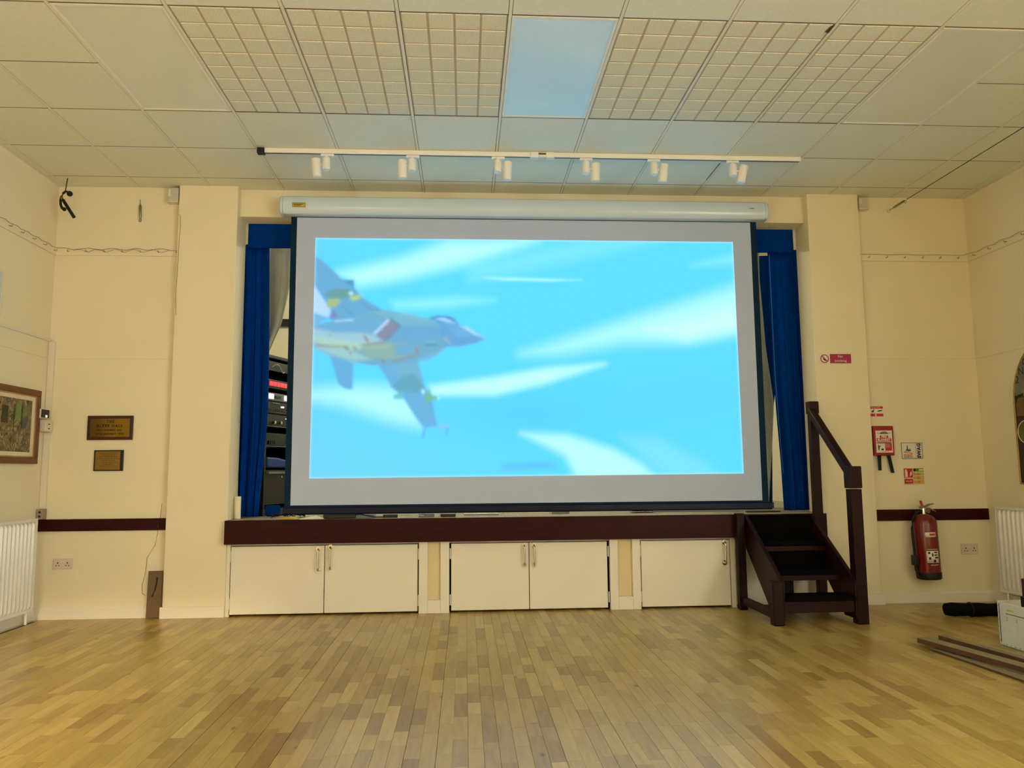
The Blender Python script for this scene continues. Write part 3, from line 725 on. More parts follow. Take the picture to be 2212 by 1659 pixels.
    for _ in range(2):
        q = np.pad(img, ((1, 1), (1, 1), (0, 0)), 'edge')
        img[:] = (q[1:-1, 1:-1]*2+q[:-2, 1:-1]+q[2:, 1:-1]+q[1:-1, :-2]+q[1:-1, 2:])/6
    f = np.clip((img[..., 2]-0.5)/0.45, 0, 1)[..., None]
    img *= (0.88+0.12*f)
    img[..., 2:] *= 1+0.10*f; img[..., 1] *= 0.98
    return U, V, img
U, V, IMG = picture()
PX0, PX1, PZ0, PZ1 = -1.268, 2.356, 1.1036, 3.1226
xs = PX0+(PX1-PX0)*U
# slight keystone of the projection
xs = xs+(0.010*(V-0.5))*(2*U-1)
zs = PZ1-(PZ1-PZ0)*V+(-0.010*(1-U)*V)
vv = np.stack([xs, np.full(xs.shape, YS-0.003), zs], -1).reshape(-1, 3)-np.array([0.54, YS, 0.80])
idx = np.arange((NX+1)*(NZ+1)).reshape(NZ+1, NX+1)
ff = np.stack([idx[:-1, :-1], idx[1:, :-1], idx[1:, 1:], idx[:-1, 1:]], -1).reshape(-1, 4)
pm = bpy.data.meshes.new('projected_picture')
pm.vertices.add(len(vv)); pm.vertices.foreach_set('co', vv.astype(np.float32).ravel())
pm.loops.add(ff.size); pm.loops.foreach_set('vertex_index', ff.astype(np.int32).ravel())
pm.polygons.add(len(ff)); pm.polygons.foreach_set('loop_start', np.arange(0, ff.size, 4, dtype=np.int32))
pm.update(calc_edges=True); pm.validate()
at = pm.color_attributes.new('frame', 'FLOAT_COLOR', 'POINT')
at.data.foreach_set('color', np.concatenate([IMG.reshape(-1, 3), np.ones((len(vv), 1))], 1).astype(np.float32).ravel())
mp_ = bpy.data.materials.new('projected_film_frame'); mp_.use_nodes = True
nt = mp_.node_tree; nt.nodes.clear()
ca = nt.nodes.new('ShaderNodeVertexColor'); ca.layer_name = 'frame'
em = nt.nodes.new('ShaderNodeEmission'); em.inputs[1].default_value = PICTURE_STRENGTH
ou = nt.nodes.new('ShaderNodeOutputMaterial')
nt.links.new(ca.outputs[0], em.inputs[0]); nt.links.new(em.outputs[0], ou.inputs[0])
pm.materials.append(mp_)
po = bpy.data.objects.new('projected_picture', pm); COL.objects.link(po); po.parent = ps
po['label'] = 'bright blue film frame with a grey fighter jet'

# ================================================================= CURTAINS
def interp(tab, z):
    tab = sorted(tab)
    zs_ = [t[0] for t in tab]; xs_ = [t[1] for t in tab]
    return float(np.interp(z, zs_, xs_))
def drape(left, right, z0, z1, Y, folds, amp, nu=60, nv=24, ph=0.0, seed=0, slant=0.0):
    r = random.Random(seed); k = [r.uniform(0.8, 1.2) for _ in range(4)]
    mb = MB(); v = []
    for j in range(nv+1):
        z = z0+(z1-z0)*j/nv
        a = interp(left, z); b = interp(right, z)
        for i in range(nu+1):
            u = i/nu
            w = math.sin(2*PI*folds*u+ph+0.3*math.sin(z*2.0*k[0]))+0.35*math.sin(2*PI*folds*2.3*u*k[1]+z*0.8*k[2])
            v.append((a+(b-a)*u, Y+amp*w*(0.75+0.25*math.sin(z*1.7*k[3]))+slant*u, z))
    f = [(j*(nu+1)+i, j*(nu+1)+i+1, (j+1)*(nu+1)+i+1, (j+1)*(nu+1)+i) for j in range(nv) for i in range(nu)]
    return mb.add(v, f)
t = thing('stage_curtain', 'royal blue stage curtain hanging beside the equipment rack', 'curtain', (-1.82, 6.80, STAGE_Z), group='blue stage curtains')
drape([(0.77, -1.955), (3.2, -1.965)], [(0.77, -1.765), (1.0, -1.755), (1.25, -1.735), (1.62, -1.71), (2.2, -1.712), (3.2, -1.735)], STAGE_Z+0.008, 3.16, 6.80, 3, 0.022, seed=1).build('cloth', m_blue, t, smooth=True, solid=0.004)
MB().box(-1.72, -1.59, 6.83, 6.88, STAGE_Z+0.004, STAGE_Z+0.10).build('trailing_hem', m_blue, t, bevel=0.02)
t = thing('stage_curtain', 'royal blue stage curtain hanging behind the handrail post', 'curtain', (2.93, 6.80, STAGE_Z), group='blue stage curtains')
drape([(0.77, 2.842), (1.2, 2.832), (1.6, 2.812), (2.03, 2.798), (3.2, 2.80)], [(0.77, 3.09), (3.2, 3.09)], STAGE_Z+0.008, 3.16, 6.80, 2.5, 0.020, seed=2).build('cloth', m_blue, t, smooth=True, solid=0.004)
MB().tube([(2.80, 6.768, 3.10), (2.803, 6.77, 2.0), (2.815, 6.77, 1.6), (2.836, 6.77, 1.1)], 0.003, 6).build('edge_cord', M('blue_piping', (30, 110, 190), 0.6), t)
t = thing('curtain_pelmet', 'royal blue pelmet across the top of the stage opening', 'pelmet', (0.55, 6.73, 3.11))
drape([(3.1, PL1+0.012), (3.4, PL1+0.012)], [(3.1, PR0-0.012), (3.4, PR0-0.012)], 3.112, 3.345, 6.742, 26, 0.004, nu=300, nv=4, seed=3).build('cloth', m_blue, t, smooth=True, solid=0.003)
t = thing('lining_curtain', 'pale silver curtain gathered back above the equipment rack', 'curtain', (-1.68, 7.0, 2.2))
drape([(2.15, -1.84), (3.25, -1.84)], [(2.15, -1.80), (2.186, -1.776), (2.313, -1.726), (2.483, -1.656), (2.83, -1.588), (3.2, -1.588), (3.25, -1.588)], 2.225, 3.19, 6.98, 2.2, 0.03, nu=50, nv=30, ph=0.6, seed=4).build('cloth', m_pale, t, smooth=True, solid=0.003)
t = thing('lining_curtain', 'pale grey curtain swept aside behind the screen by the steps', 'curtain', (2.75, 7.0, STAGE_Z))
drape([(0.77, 2.52), (3.25, 2.60)], [(0.77, 2.788), (1.366, 2.849), (1.753, 2.880), (2.277, 2.825), (2.943, 2.798), (3.25, 2.806)], STAGE_Z+0.01, 3.21, 7.0, 3.2, 0.024, nu=60, nv=40, seed=5).build('cloth', m_pale, t, smooth=True, solid=0.003)
t = thing('stage_curtain', 'dark blue backing curtain in the gap behind the pale one', 'curtain', (2.9, 7.5, STAGE_Z), group='blue stage curtains')
drape([(0.77, 2.55), (3.3, 2.55)], [(0.77, 3.02), (1.6, 3.05), (3.3, 3.3)], STAGE_Z+0.01, 3.3, 7.5, 4, 0.02, seed=6).build('cloth', m_blue, t, smooth=True, solid=0.004)

# hidden tube fitting behind the screen, assumed from the light on the stage
t = thing('assumed_stage_tube_light', 'assumed fluorescent tube fitting above the stage behind the screen', 'light', (0.4, 8.4, H-0.1))
MB().box(-1.6, 2.6, 8.36, 8.44, H-0.06, H-0.02).build('housing', m_white2, t)
MB().cyl((-1.55, 8.4, H-0.085), (2.55, 8.4, H-0.085), 0.016, n=12).build('tube', M('assumed_lit_tube', (255, 255, 250), 0.4, emit=((0.95, 1.0, 0.86), STAGE_STRENGTH*6)), t)
struct('ceiling_stage', box(-2.6, 3.7, YIN, YBK, H-0.02, H+0.05), m_wall, 'ceiling above the stage behind the beam', 'ceiling')

# ================================================================= EQUIPMENT RACK
RZ = math.atan2(0.94, 0.33)
RL = (-1.765, 6.95, STAGE_Z)
RT = Matrix.Translation(Vector(RL)) @ Matrix.Rotation(RZ, 4, 'Z')
rk = thing('equipment_rack', 'tall dark equipment rack standing behind the blue curtain', 'rack', RL, RZ)
RW_, RD, RH = 0.56, 0.45, 1.44
MB().box(0, RW_, 0, RD, 0.0, 0.06, RT).build('base', m_rack, rk, bevel=0.004)
MB().box(0, RW_, 0, RD, RH-0.03, RH, RT).build('top_panel', m_rack, rk, bevel=0.004)
for a in (0, RW_-0.025): MB().box(a, a+0.025, 0, RD, 0.06, RH-0.03, RT).build('side_panel', m_rack, rk)
MB().box(0.025, RW_-0.025, RD-0.01, RD, 0.06, RH-0.03, RT).build('back_panel', m_rack, rk)
for z in (1.565, 1.385): MB().box(0.025, RW_-0.025, 0.0, RD-0.01, z-STAGE_Z-0.006, z-STAGE_Z, RT).build('shelf', m_silver, rk)
def device(name, label, z0, z1, mat=m_rack, cat='device'):
    loc = RT @ Vector((0.28, 0.02, z0-STAGE_Z))
    t = thing(name, label, cat, loc, RZ, group='equipment in the rack')
    MB().box(0.03, RW_-0.03, 0.006, 0.35, z0-STAGE_Z+0.002, z1-STAGE_Z-0.002, RT).build('body', mat, t, bevel=0.003)
    return t
def rb(t, name, mat, x0, x1, z0, z1, y=-0.004): return MB().box(x0, x1, y, 0.0065, z0-STAGE_Z, z1-STAGE_Z, RT).build(name, mat, t)
t = device('cable_tray', 'dark rack tray holding a white coiled cable at the top', 2.06, 2.15)
MB().tube([(RT @ Vector((0.07+0.36*u, -0.006-0.02*math.sin(u*PI*2), 1.325+0.03*math.sin(u*9))))for u in [i/24 for i in range(25)]], 0.004, 6).build('white_cable', m_paper, t)
t = device('power_strip', 'rack strip with a row of glowing red switches', 1.90, 1.985)
for i in range(8): rb(t, 'red_switch', m_emred, 0.055+i*0.058, 0.10+i*0.058, 1.925, 1.965)
t = device('wireless_receiver', 'silver rack receiver with two small glowing white displays', 1.79, 1.865, m_silver)
for a in (0.05, 0.30): rb(t, 'display', m_emwhite, a, a+0.07, 1.806, 1.852)
rb(t, 'button_bar', m_black, 0.15, 0.24, 1.82, 1.84)
t = device('graphic_equaliser', 'dark rack equaliser with rows of tiny sliders', 1.675, 1.785)
for i in range(12): rb(t, 'slider', m_silver, 0.05+i*0.036, 0.058+i*0.036, 1.70, 1.715, -0.006)
rb(t, 'display', m_emwhite, 0.25, 0.29, 1.735, 1.750)
rb(t, 'label_bar', m_silver, 0.10, 0.22, 1.765, 1.775)
t = device('mixer_amplifier', 'dark rack amplifier with two bright knobs on the shelf', 1.567, 1.67)
for a in (0.13, 0.23):
    c = RT @ Vector((a, 0.006, 1.597-STAGE_Z)); e = RT @ Vector((a, -0.02, 1.597-STAGE_Z)); MB().cyl(c, e, 0.014).build('knob', m_chrome, t, smooth=True)
rb(t, 'indicator', m_emwhite, 0.33, 0.342, 1.635, 1.645)
t = device('disc_player', 'dark player on the lower rack shelf with small buttons', 1.387, 1.50)
for i in range(4): rb(t, 'button', m_black, 0.06+i*0.03, 0.078+i*0.03, 1.40, 1.43, -0.008)
t = device('power_amplifier', 'large black unit at the foot of the rack', 0.86, 1.17, m_black)
rb(t, 'handle', m_silver, 0.05, 0.40, 1.135, 1.155, -0.02)
rb(t, 'lock', m_chrome, 0.27, 0.29, 1.10, 1.115)
t = thing('cable_bag', 'blue nylon bag stuffed into the rack above the drawer', 'bag', RT @ Vector((0.25, 0.05, 1.18-STAGE_Z)), RZ)
mbp = [(0.04, 1.19), (0.46, 1.19), (0.44, 1.225), (0.36, 1.26), (0.22, 1.28), (0.04, 1.285)]
MB().prism([(x, z-STAGE_Z) for x, z in mbp], -0.004, 0.25, 'y', RT).build('body', m_bagblue, t, bevel=0.015)

# ================================================================= THINGS ON THE STAGE FLOOR
Z0 = STAGE_Z+0.001
def rotbox(name, label, cat, cx, cy, sx, sy, sz, rz, mat, bevel=0.003):
    T_ = Matrix.Translation((cx, cy, Z0)) @ Matrix.Rotation(rz, 4, 'Z')
    return tag(MB().box(-sx/2, sx/2, -sy/2, sy/2, 0, sz, T_).build(name, mat, None, bevel=bevel), label, cat)
mb = MB(); T_ = Matrix.Translation((-1.25, 6.475, Z0)) @ Matrix.Rotation(0.2, 4, 'Z')
mb.prism([(-0.10, 0), (0.09, 0), (0.10, 0.002), (0.03, 0.028), (-0.03, 0.016), (-0.10, 0.003)], -0.045, 0.045, 'y', T_)
tag(mb.build('folded_leaflet', m_paper, None), 'folded white leaflet lying at the front edge of the stage', 'leaflet')
mb = MB(); T_ = Matrix.Translation((-1.45, 6.52, Z0)) @ Matrix.Rotation(-0.3, 4, 'Z')
mb.prism([(-0.09, 0), (0.09, 0), (0.09, 0.004), (0.02, 0.018), (-0.05, 0.010), (-0.09, 0.004)], -0.05, 0.05, 'y', T_)
tag(mb.build('booklet', m_yellow, None), 'curled yellowish booklet on the stage near the rack', 'booklet')
t = thing('cable_tangle', 'tangle of black cables on papers at the foot of the rack', 'cables', (-1.5, 6.75, Z0))
for s_ in range(4):
    r_ = random.Random(s_+20)
    p = [(-1.62+0.04*i+r_.uniform(-.015, .015), 6.60+0.012*s_+r_.uniform(-.03, .03), Z0+0.006+abs(0.035*math.sin(i*1.3+s_))) for i in range(8)]
    MB().tube(p, 0.005, 6).build('cable', m_cable, t, smooth=True)
rotbox('paper_pile', 'low pile of papers under the cables by the rack', 'papers', -1.40, 6.74, 0.20, 0.10, 0.012, 0.2, m_paper)
rotbox('black_case', 'flat black case lying under the screen bar', 'case', -1.03, 6.55, 0.26, 0.14, 0.035, 0.05, m_black, 0.006)
t = rotbox('junction_box', 'small grey box with black leads under the screen', 'box', -0.83, 6.56, 0.17, 0.10, 0.03, -0.08, m_silver)
tag(MB().tube([(-0.92, 6.50, Z0+0.028), (-0.86, 6.495, Z0+0.034), (-0.80, 6.50, Z0+0.020), (-0.74, 6.49, Z0+0.008), (-0.66, 6.52, Z0+0.006)], 0.005, 6).build('lead', m_cable, None, smooth=True), 'black lead running from the small grey box', 'cable')
rotbox('adaptor_block', 'black adaptor block on the stage beside the grey box', 'adaptor', -0.62, 6.56, 0.12, 0.07, 0.026, 0.1, m_black)
tag(MB().tube([(-0.55+0.035*i, 6.54+0.02*math.sin(i), Z0+0.006+0.012*abs(math.sin(i*0.9))) for i in range(7)], 0.005, 6).build('lead', m_pale, None, smooth=True), 'pale lead coiled on the stage between two black blocks', 'cable')
rotbox('amplifier_block', 'flat grey unit on the stage with a pale top', 'device', -0.32, 6.58, 0.13, 0.10, 0.028, 0.0, m_silver)
rotbox('power_brick', 'black power brick with a white sticker on the stage', 'adaptor', -0.14, 6.57, 0.12, 0.07, 0.024, -0.1, m_black)
rotbox('white_card', 'long cream card lying flat under the middle of the screen', 'card', 0.14, 6.80, 0.30, 0.14, 0.012, 0.03, m_paper, 0.001)
rotbox('white_carton', 'small cream carton on the stage right of the long card', 'carton', 0.83, 6.86, 0.16, 0.11, 0.03, 0.15, m_paper, 0.002)
rotbox('clear_packet', 'crinkled clear packet on the stage under the screen', 'packet', 1.56, 6.84, 0.20, 0.10, 0.022, 0.05, m_chrome, 0.01)
rotbox('lit_floor_strip', 'long pale strip standing in for lit stage floor towards the steps', 'board', 2.08, 7.0, 0.85, 0.24, 0.014, 0.0, m_paper, 0.002)  # pale slab put in for the lit part of the stage floor
rotbox('black_pedal', 'thin black strip on the stage by the pale curtain', 'strip', 2.60, 6.68, 0.30, 0.05, 0.010, 0.03, m_black, 0.002)

# ================================================================= STEPS
sx0, sx1 = 2.235, 2.970
yf, yb = 5.65, 6.385
sp = thing('wooden_steps', 'dark wooden steps with a handrail leading up to the stage', 'steps', (2.6, 6.0, 0))
# side stringers: sloping boards
def stringer(x0, x1):
    # y,z outline following the flight
    return MB().prism([(yf+0.005, 0.04), (yf+0.005, 0.315), (6.345, STAGE_Z-0.005), (6.345, 0.50), (yf+0.18, 0.04)], x0, x1, 'x')
stringer(sx0+0.075, sx0+0.105).build('stringer', m_stair, sp, bevel=0.003)
stringer(sx1-0.105, sx1-0.075).build('stringer', m_stair, sp, bevel=0.003)
# posts
MB().box(sx0, sx0+0.068, 6.32, yb, 0, STAGE_Z+0.012).build('back_post', m_stair, sp, bevel=0.005)
MB().box(2.905, 2.975, 6.325, yb, 0, 1.70).build('tall_back_post', m_stair, sp, bevel=0.005)
MB().box(2.898, 2.982, 6.318, 6.392, 1.60, 1.705).build('post_cap', m_stair, sp, bevel=0.006)
MB().box(sx0+0.012, sx0+0.095, yf, yf+0.085, 0, 0.318).build('front_foot', m_stair, sp, bevel=0.010)
MB().box(2.878, 2.962, yf, yf+0.085, 0, 0.985).build('newel_post', m_stair, sp, bevel=0.005)
MB().box(2.870, 2.966, yf-0.006, yf+0.090, 0.99, 1.155).build('newel_cap', m_stair, sp, bevel=0.006)
MB().prism([(yf+0.085, 1.060), (yf+0.085, 1.150), (6.33, 1.655), (6.33, 1.565)], 2.892, 2.952, 'x').build('handrail', m_stair, sp, bevel=0.012)
MB().box(sx0+0.02, sx0+0.06, yf+0.085, 6.32, 0.045, 0.105).build('side_rail', m_stair, sp, bevel=0.004)
MB().box(2.90, 2.94, yf+0.085, 6.32, 0.045, 0.105).build('side_rail', m_stair, sp, bevel=0.004)
# treads and risers
xa, xb = sx0+0.106, sx1-0.106
MB().box(sx0+0.096, 2.877, yf+0.002, yf+0.235, 0.172, 0.200).build('tread', m_tread, sp, bevel=0.006)
MB().box(sx0+0.096, 2.877, yf+0.022, yf+0.047, 0.088, 0.171).build('kick_board', m_stair, sp, bevel=0.003)
for i, (y0, z) in enumerate(((yf+0.205, 0.362), (yf+0.425, 0.560))):
    MB().box(xa, xb, y0, y0+0.26, z-0.028, z).build('tread', m_tread, sp, bevel=0.005)
    MB().box(xa, xb, y0+0.004, y0+0.026, z-0.068, z-0.029).build('nosing_board', m_stair, sp, bevel=0.002)
MB().box(xa, xb, yf+0.445, yf+0.462, 0.363, 0.531).build('riser', m_tread, sp)
MB().box(xa, xb, yf+0.665, yf+0.682, 0.561, STAGE_Z-0.004).build('riser', m_tread, sp)
MB().box(2.62, 2.69, 6.32, 6.38, 0.0, 0.40).build('middle_back_post', m_stair, sp, bevel=0.004)

# ================================================================= LIGHTING TRACK
YT = 5.662; TRZ = TZ
tk = thing('lighting_track', 'long white lighting track fixed under the ceiling', 'lighting track', (0.54, YT, TRZ-0.04))
MB().box(-1.495, 0.505, YT-0.018, YT+0.018, TRZ-0.036, TRZ-0.0005).build('rail', m_white2, tk, bevel=0.003)
MB().box(0.685, 2.620, YT-0.018, YT+0.018, TRZ-0.036, TRZ-0.0005).build('rail', m_white2, tk, bevel=0.003)
MB().box(0.505, 0.685, YT-0.012, YT+0.012, TRZ-0.034, TRZ-0.0005).build('joint_core', m_white2, tk)
MB().box(0.567, 0.623, YT-0.0135, YT-0.012, TRZ-0.016, TRZ-0.006).build('joint_slit', m_black, tk)
for a in (0.505, 0.625): MB().box(a, a+0.060, YT-0.024, YT+0.024, TRZ-0.044, TRZ-0.0005).build('joint_sleeve', m_white2, tk, bevel=0.003)
MB().box(-1.490, 0.50, YT-0.006, YT+0.006, TRZ-0.0375, TRZ-0.0362).box(0.69, 2.615, YT-0.006, YT+0.006, TRZ-0.0375, TRZ-0.0362).build('slot', m_black, tk)
MB().box(-1.550, -1.495, YT-0.024, YT+0.024, TRZ-0.044, TRZ-0.0005).build('end_cap', m_black, tk, bevel=0.004)
MB().box(2.620, 2.628, YT-0.018, YT+0.018, TRZ-0.038, TRZ-0.0005).build('end_plate', m_white2, tk)
def spot(x, side, label, tilt):
    t = thing('track_spotlight', label, 'spotlight', (x, YT, TRZ-0.24), group='white spotlights on the lighting track')
    zt = TRZ-0.038
    MB().box(x-0.045, x+0.055, YT-0.014, YT+0.014, zt-0.018, zt).build('adaptor', m_white2, t, bevel=0.003)
    MB().cyl((x, YT-0.02, zt-0.018), (x, YT-0.02, zt-0.036), 0.012).build('stem', m_white2, t, smooth=True)
    g = MB().lathe((x, YT-0.02, zt-0.130), [(0.027, 0.004), (0.031, 0.0), (0.031, 0.088), (0.027, 0.094)], 24).build('gear_housing', m_white2, t, smooth=True)
    MB().cyl((x, YT-0.02, zt-0.1285), (x, YT-0.02, zt-0.126), 0.0265).build('lens', M('frosted_lens', (236, 240, 240), 0.35), g, smooth=True)
    xl = x+side*0.073
    R_ = Matrix.Translation((xl, YT-0.02, zt-0.112)) @ Matrix.Rotation(tilt, 4, 'Y') @ Matrix.Rotation(math.radians(8), 4, 'X')
    MB().cyl((x+side*0.028, YT-0.02, zt-0.09), (x+side*0.045, YT-0.02, zt-0.09), 0.008).build('pivot', m_white2, t, smooth=True)
    h = MB().lathe((0, 0, 0), [(0.031, -0.072), (0.035, -0.070), (0.035, 0.060), (0.031, 0.066)], 24, T=R_).build('lamp_head', m_white2, t, smooth=True)
    MB().lathe((0, 0, 0), [(0.028, -0.0735), (0.028, -0.070)], 24, T=R_).build('lens', M('frosted_lens', (236, 240, 240), 0.35), h, smooth=True)
L6 = ['white track spotlight nearest the black end cap', 'second white track spotlight from the black end cap', 'third white track spotlight, just before the track joint', 'fourth white track spotlight, just past the track joint', 'fifth white track spotlight from the black end cap', 'sixth white track spotlight, farthest from the black end cap']
for (x, sd_, l, tl) in zip((-1.035, -0.395, 0.253, 0.930, 1.457, 2.078), (-1, -1, 1, 1, 1, 1), L6, (-0.07, -0.03, 0.03, 0.0, 0.10, 0.18)): spot(x, sd_, l, tl)

# ================================================================= LEFT SIDE OF THE HALL
def plaque(name, label, x0, x1, z0, z1, fw, mfr, mpl, lines, right_extra=0.0):
    t = thing(name, label, 'plaque', ((x0+x1)/2, YW, z0))
    f = MB()
    f.box(x0, x1, YW-0.018, YW, z0, z0+fw).box(x0, x1, YW-0.018, YW, z1-fw, z1).box(x0, x0+fw, YW-0.018, YW, z0+fw, z1-fw).box(x1-fw-right_extra, x1, YW-0.018, YW, z0+fw, z1-fw)
    f.build('frame', mfr, t, bevel=0.002)
    p = MB().box(x0+fw, x1-fw-right_extra, YW-0.012, YW-0.001, z0+fw, z1-fw).build('plate', mpl, t)
    for (s, sz, x, z, sp_) in lines: text(s, sz, (x, YW-0.0128, z), m_ink, p, space=sp_, bold=sz*0.03)
    return t
plaque('brass_plaque', 'larger brass plaque reading THE GLEBE HALL in a dark red frame', -3.076, -2.716, 1.421, 1.619, 0.024, m_framered, m_brass,
       [('THE', 0.030, -2.896, 1.570, 1.25), ('GLEBE HALL', 0.031, -2.902, 1.536, 1.3), ('WAS OPENED ON', 0.020, -2.905, 1.500, 1.25), ('20TH JANUARY 1973', 0.020, -2.90, 1.470, 1.25)])
plaque('brass_plaque', 'smaller dull brass plaque in a black frame below the other', -3.011, -2.781, 1.169, 1.338, 0.009, m_frameblk, m_brass2, [], 0.013)
sm = [o for o in COL.objects if o.name.startswith('brass_plaque')][-1]
pl_ = [c for c in sm.children if c.name.startswith('plate')][0]
for i, (w, z) in enumerate(((0.14, 1.312), (0.10, 1.298), (0.15, 1.284), (0.18, 1.268), (0.10, 1.252), (0.12, 1.236), (0.08, 1.222), (0.13, 1.206))):
    r_ = random.Random(i); x = -2.900-w/2
    mb = MB()
    while x < -2.900+w/2:
        l_ = r_.uniform(0.006, 0.02); mb.box(x, x+l_, YW-0.0126, YW-0.0118, z-0.0022, z+0.0022); x += l_+0.005
    mb.build('engraved_line', M('faded_engraving', (84, 60, 26), 0.6), pl_)

def double_socket(label, x0, x1, z0, z1):
    t = thing('wall_socket', label, 'socket', ((x0+x1)/2, YW, z0), group='double wall sockets')
    MB().box(x0, x1, YW-0.012, YW, z0, z1).build('plate', m_pink, t, bevel=0.003)
    w = x1-x0; h = z1-z0
    for c in (x0+w*0.25, x0+w*0.75):
        MB().box(c-0.004, c+0.004, YW-0.0128, YW-0.012, z0+h*0.52, z0+h*0.66).build('earth_slot', m_hole, t)
        for d in (-0.011, 0.011): MB().box(c+d-0.004, c+d+0.004, YW-0.0128, YW-0.012, z0+h*0.30, z0+h*0.38).build('pin_slot', m_hole, t)
    for c in (x0+w*0.42, x0+w*0.58): MB().box(c-0.006, c+0.006, YW-0.015, YW-0.012, z0+h*0.6, z0+h*0.82).build('switch', m_plast, t, bevel=0.001)
double_socket('double wall socket under the mahogany rail on the plaque wall', -3.289, -3.138, 0.391, 0.474)
double_socket('double wall socket beside the fire extinguisher', 4.262, 4.408, 0.397, 0.486)

# trunking in the corner
t = thing('cable_trunking', 'cream cable trunking running down the corner by the picture', 'trunking', (XL+0.03, YW-0.02, 0.80))
MB().box(XL+0.002, XL+0.050, YW-0.022, YW-0.001, 1.66, 2.235).build('upper_run', m_plast, t, bevel=0.002)
MB().box(XL+0.002, XL+0.050, YW-0.022, YW-0.001, 0.87, 1.49).build('lower_run', m_plast, t, bevel=0.002)
MB().box(XL+0.001, XL+0.018, 2.0, YW-0.023, 2.232, 2.254).build('wall_run', m_plast, t, bevel=0.002)
t = thing('thermostat_box', 'white control box with a dark face on the corner trunking', 'control box', (XL+0.02, YW-0.09, 1.59))
MB().box(XL+0.001, XL+0.040, YW-0.150, YW-0.026, 1.592, 1.668).build('body', m_pink, t, bevel=0.004)
MB().box(XL+0.040, XL+0.043, YW-0.142, YW-0.030, 1.600, 1.664).build('dark_face', m_black, t)
MB().box(XL+0.043, XL+0.045, YW-0.085, YW-0.058, 1.602, 1.622).build('bright_dial', M('bright_dial', (240, 240, 245), 0.3, emit=((0.9, 0.92, 1.0), 0.5)), t, bevel=0.001)
t = thing('corner_socket', 'deep cream socket box below the control box', 'socket', (XL+0.03, YW-0.09, 1.48))
MB().box(XL+0.001, XL+0.066, YW-0.120, YW-0.024, 1.487, 1.574).build('body', m_pink, t, bevel=0.003)
MB().box(XL+0.066, XL+0.070, YW-0.116, YW-0.028, 1.491, 1.570).build('face', m_plast, t, bevel=0.001)
for z in (1.547, 1.512): MB().box(XL+0.070, XL+0.0712, YW-0.085, YW-0.064, z-0.004, z+0.004).build('slot', m_hole, t)
t = thing('cable_outlet', 'grey outlet box with two holes above the radiator', 'outlet', (XL+0.03, YW-0.04, 0.79))
MB().box(XL+0.001, XL+0.056, YW-0.062, YW-0.001, 0.788, 0.869).build('body', M('grey_plastic', (150, 138, 116), 0.5), t, bevel=0.003)
for z in (0.845, 0.812): MB().cyl((XL+0.030, YW-0.063, z), (XL+0.030, YW-0.0615, z), 0.009).build('hole', m_hole, t)

# framed picture on the left wall
t = thing('framed_picture', 'framed street scene painting with a wide brown frame', 'picture', (XL, 5.95, 1.225))
y0, y1, z0, z1 = 5.53, 6.385, 1.228, 1.812
def frame_x(x0, x1, ya, yb, za, zb, w): return MB().box(x0, x1, ya, yb, za, za+w).box(x0, x1, ya, yb, zb-w, zb).box(x0, x1, ya, ya+w, za+w, zb-w).box(x0, x1, yb-w, yb, za+w, zb-w)
frame_x(XL+0.001, XL+0.030, y0, y1, z0, z1, 0.050).build('frame', m_oak, t, bevel=0.006)
frame_x(XL+0.002, XL+0.022, y0+0.050, y1-0.050, z0+0.050, z1-0.050, 0.010).build('slip', m_gilt, t)
frame_x(XL+0.002, XL+0.016, y0+0.060, y1-0.060, z0+0.060, z1-0.060, 0.030).build('mount', m_mat, t)
mpn = bpy.data.materials.new('street_scene_paint'); mpn.use_nodes = True
nt = mpn.node_tree; b = nt.nodes['Principled BSDF']; tc = nt.nodes.new('ShaderNodeTexCoord')
mpp = nt.nodes.new('ShaderNodeMapping'); mpp.inputs['Scale'].default_value = (1, 30, 22); nt.links.new(tc.outputs['Object'], mpp.inputs[0])
nz = nt.nodes.new('ShaderNodeTexNoise'); nz.inputs['Scale'].default_value = 1.0; nz.inputs['Detail'].default_value = 2; nz.inputs['Distortion'].default_value = 1.5; nt.links.new(mpp.outputs[0], nz.inputs['Vector'])
rp = nt.nodes.new('ShaderNodeValToRGB'); nt.links.new(nz.outputs['Fac'], rp.inputs['Fac'])
el = rp.color_ramp.elements; el[0].position = 0.32; el[0].color = (*lin((46, 40, 24)), 1); el[1].position = 0.72; el[1].color = (*lin((176, 156, 112)), 1)
e = el.new(0.45); e.color = (*lin((96, 88, 56)), 1); e = el.new(0.58); e.color = (*lin((132, 112, 72)), 1)
nt.links.new(rp.outputs[0], b.inputs['Base Color']); b.inputs['Roughness'].default_value = 0.25
cv = MB().box(XL+0.002, XL+0.008, y0+0.090, y1-0.090, z0+0.090, z1-0.090).build('canvas', mpn, t)
mgr = M('paint_green', (104, 128, 62), 0.4, var=0.2, scale=20); mgy = M('paint_slate', (78, 80, 84), 0.4, var=0.2, scale=20); mdk = M('paint_dark', (34, 28, 18), 0.4, var=0.2, scale=20)
